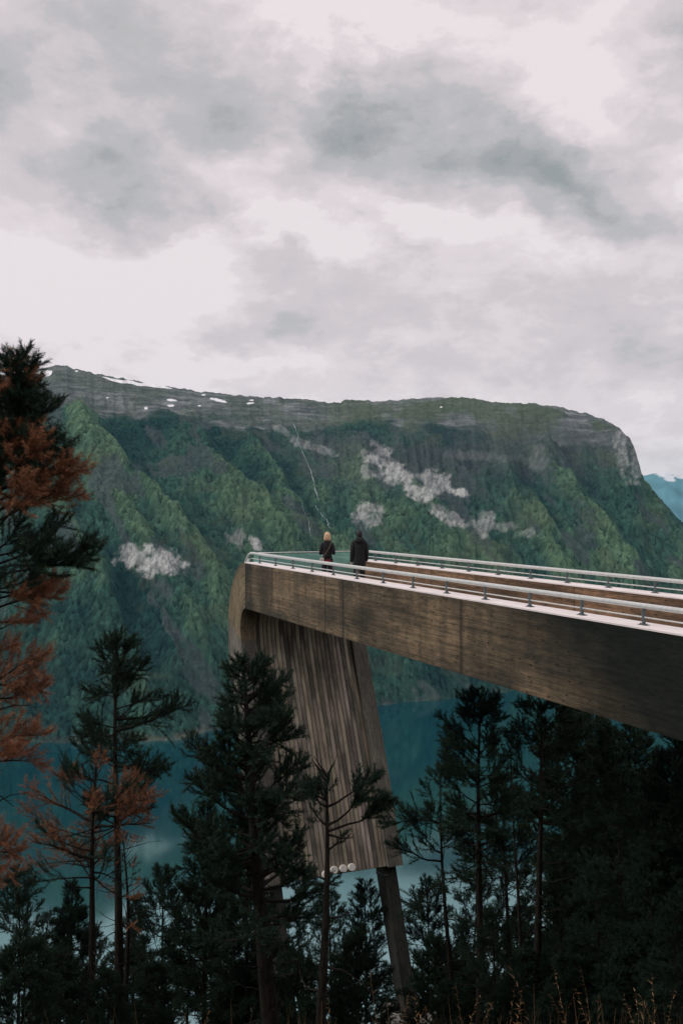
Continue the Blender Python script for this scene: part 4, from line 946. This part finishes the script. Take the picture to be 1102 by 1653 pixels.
for (k, x, yt, Yd) in stand: put(k, x+rg.uniform(-8, 8), yt, Yd, own.get((x, yt), LAB), GRP, rg.uniform(0, 6.28))
# lower slope at left, further down
put(5, 120, 1420, 27, 'dense pine behind the rusty pine, filling the lower left', None, 3.9)
put(4, 400, 1330, 21, 'dense pine close behind the large dark pine, hiding the left lower leg', None, 5.5)
put(4, 215, 1450, 30, 'dense dark pine in the lower left behind the thin broken-topped trunk', None, .2)
put(1, 480, 1540, 19.5, 'bushy young pine at the bottom, between the large dark pine and the slender one', None, 2.9)
put(0, 170, 1570, 17, 'lowest bushy pine at the bottom left, at the foot of the rusty pine', None, 4.4)
LAB2 = 'small backlit pine further down the slope at left'; GRP2 = 'backlit pines down the left slope'
for (k, x, yt, Yd) in [(3, 150, 1500, 34), (2, 215, 1520, 38), (4, 60, 1590, 44), (3, 420, 1540, 38), (2, 340, 1500, 36), (5, 250, 1600, 50), (4, 500, 1590, 46), (3, 80, 1480, 32), (2, 640, 1560, 40), (4, 380, 1590, 50)]: put(k, x, yt, Yd, LAB2, GRP2, rg.uniform(0, 6.28))
# unseen pines added behind and beside the camera to shade the near walkway
LAB3 = 'unseen pine behind the photographer, added to shade the landward end of the walkway'; GRP3 = 'added shade pines around the photographer'
for (k, X, Yy, H_) in [(4, -7, 3.5, 12), (5, -5, -1.5, 11), (4, -2.5, -6, 12), (5, -9, 7, 12), (2, -8.2, -5, 11), (4, 2, -9, 12), (5, -12, 1, 13), (4, -13, 8, 12), (3, -4, -10, 12), (5, -15.5, 12, 13), (4, 5, -13, 12)]:
    copy_tree(kinds[k][0], (X, Yy, gz(X, Yy)), rg.uniform(0, 6.28), H_/kinds[k][1], LAB3, GRP3)

# ------------------------------------------------------------------ dry grass at the photographer's feet
rs = np.random.RandomState(4); V_ = []; F_ = []; Cc = []; nb = 0
def blade(p, d, L, w_, colr, droop=.5, n=5):
    global nb
    q = np.array(p, float); d = np.array(d, float); d /= np.linalg.norm(d); side = np.cross(d, [0, 1, .2]); side /= np.linalg.norm(side)+1e-9; path = []
    for i in range(n+1):
        ww = w_*(1-i/n*.85); V_.append(q-side*ww/2); V_.append(q+side*ww/2); Cc.append(colr); Cc.append(colr); path.append(q)
        if i: a = nb+2*(i-1); F_.append((a, a+1, a+3, a+2))
        d = d+np.array([side[0]*0, 0, -droop/n])+rs.normal(0, .03, 3); d /= np.linalg.norm(d); q = q+d*L/n
    nb += 2*(n+1); return path, d
def gcol():
    k = rs.rand(); return tuple(np.array([.07, .04, .02])*(1-k)+np.array([.34, .20, .095])*k)
def groundh(X, Yy): return float(ground_z(np.array(X), np.array(Yy)))-.2
for i in range(900):
    Yy = rs.uniform(3.6, 6.6); xp = rs.uniform(-60, 1180); X = (xp-CX)/F*Yy
    right = np.interp(xp, [0, 300, 600, 700, 1102], [.05, .10, .25, .8, .8])
    if rs.rand() > right: continue
    tall = rs.rand() < .14; lim = Yy*(1653-HY)/F    # frame foot at this distance
    g0 = groundh(X, Yy); need = -lim-g0
    Hh = need+(rs.uniform(-.12, .03) if not tall else rs.uniform(.03, .24))*Yy/5*right**.5
    if Hh < .1: continue
    an = rs.uniform(0, 6.28); path, d = blade((X, Yy, g0), (math.cos(an)*.22, math.sin(an)*.1, 1), Hh*1.08, .004 if not tall else .0032, gcol(), .25 if not tall else .45, 6)
    if tall:
        c = gcol(); c = tuple(min(.7, q*1.3) for q in c)
        for j in range(14):
            f = .62+.38*j/14; k = f*(len(path)-1); a = int(min(k, len(path)-2)); q = path[a]*(1-(k-a))+path[a+1]*(k-a)
            dn = np.array([rs.normal(0, 1)*.5+d[0], rs.normal(0, .4), rs.uniform(-.1, .9)]); blade(q, dn, rs.uniform(.015, .035), .0055, c, .6, 2)
me = np_mesh('dry_grass', np.array(V_), [np.array(F_)], None, np.array(Cc))
m, t, b = mat('dry_straw'); a = N(t, 'ShaderNodeVertexColor'); a.layer_name = 'tint'; t.links.new(a.outputs[0], b.inputs['Base Color']); b.inputs['Roughness'].default_value = .8
tag(link_mesh('dry_grass', me, m), 'dry golden grass stalks along the bottom edge', 'grass', None, 'stuff')

# ------------------------------------------------------------------ haze over the fjord
mb = MB(); mb.box((0, 8500, -290), (34000, 19000+2000, 2300)); m = bpy.data.materials.new('haze'); m.use_nodes = True; t = m.node_tree; t.nodes.clear()
pv = N(t, 'ShaderNodeVolumePrincipled'); pv.inputs['Color'].default_value = (.28, .72, 1, 1); pv.inputs['Density'].default_value = 1.5e-5; pv.inputs['Anisotropy'].default_value = .1
ou = N(t, 'ShaderNodeOutputMaterial'); t.links.new(pv.outputs[0], ou.inputs['Volume'])
tag(mb.build('haze', m), 'thin pale blue haze over the fjord', 'haze', None, 'stuff')
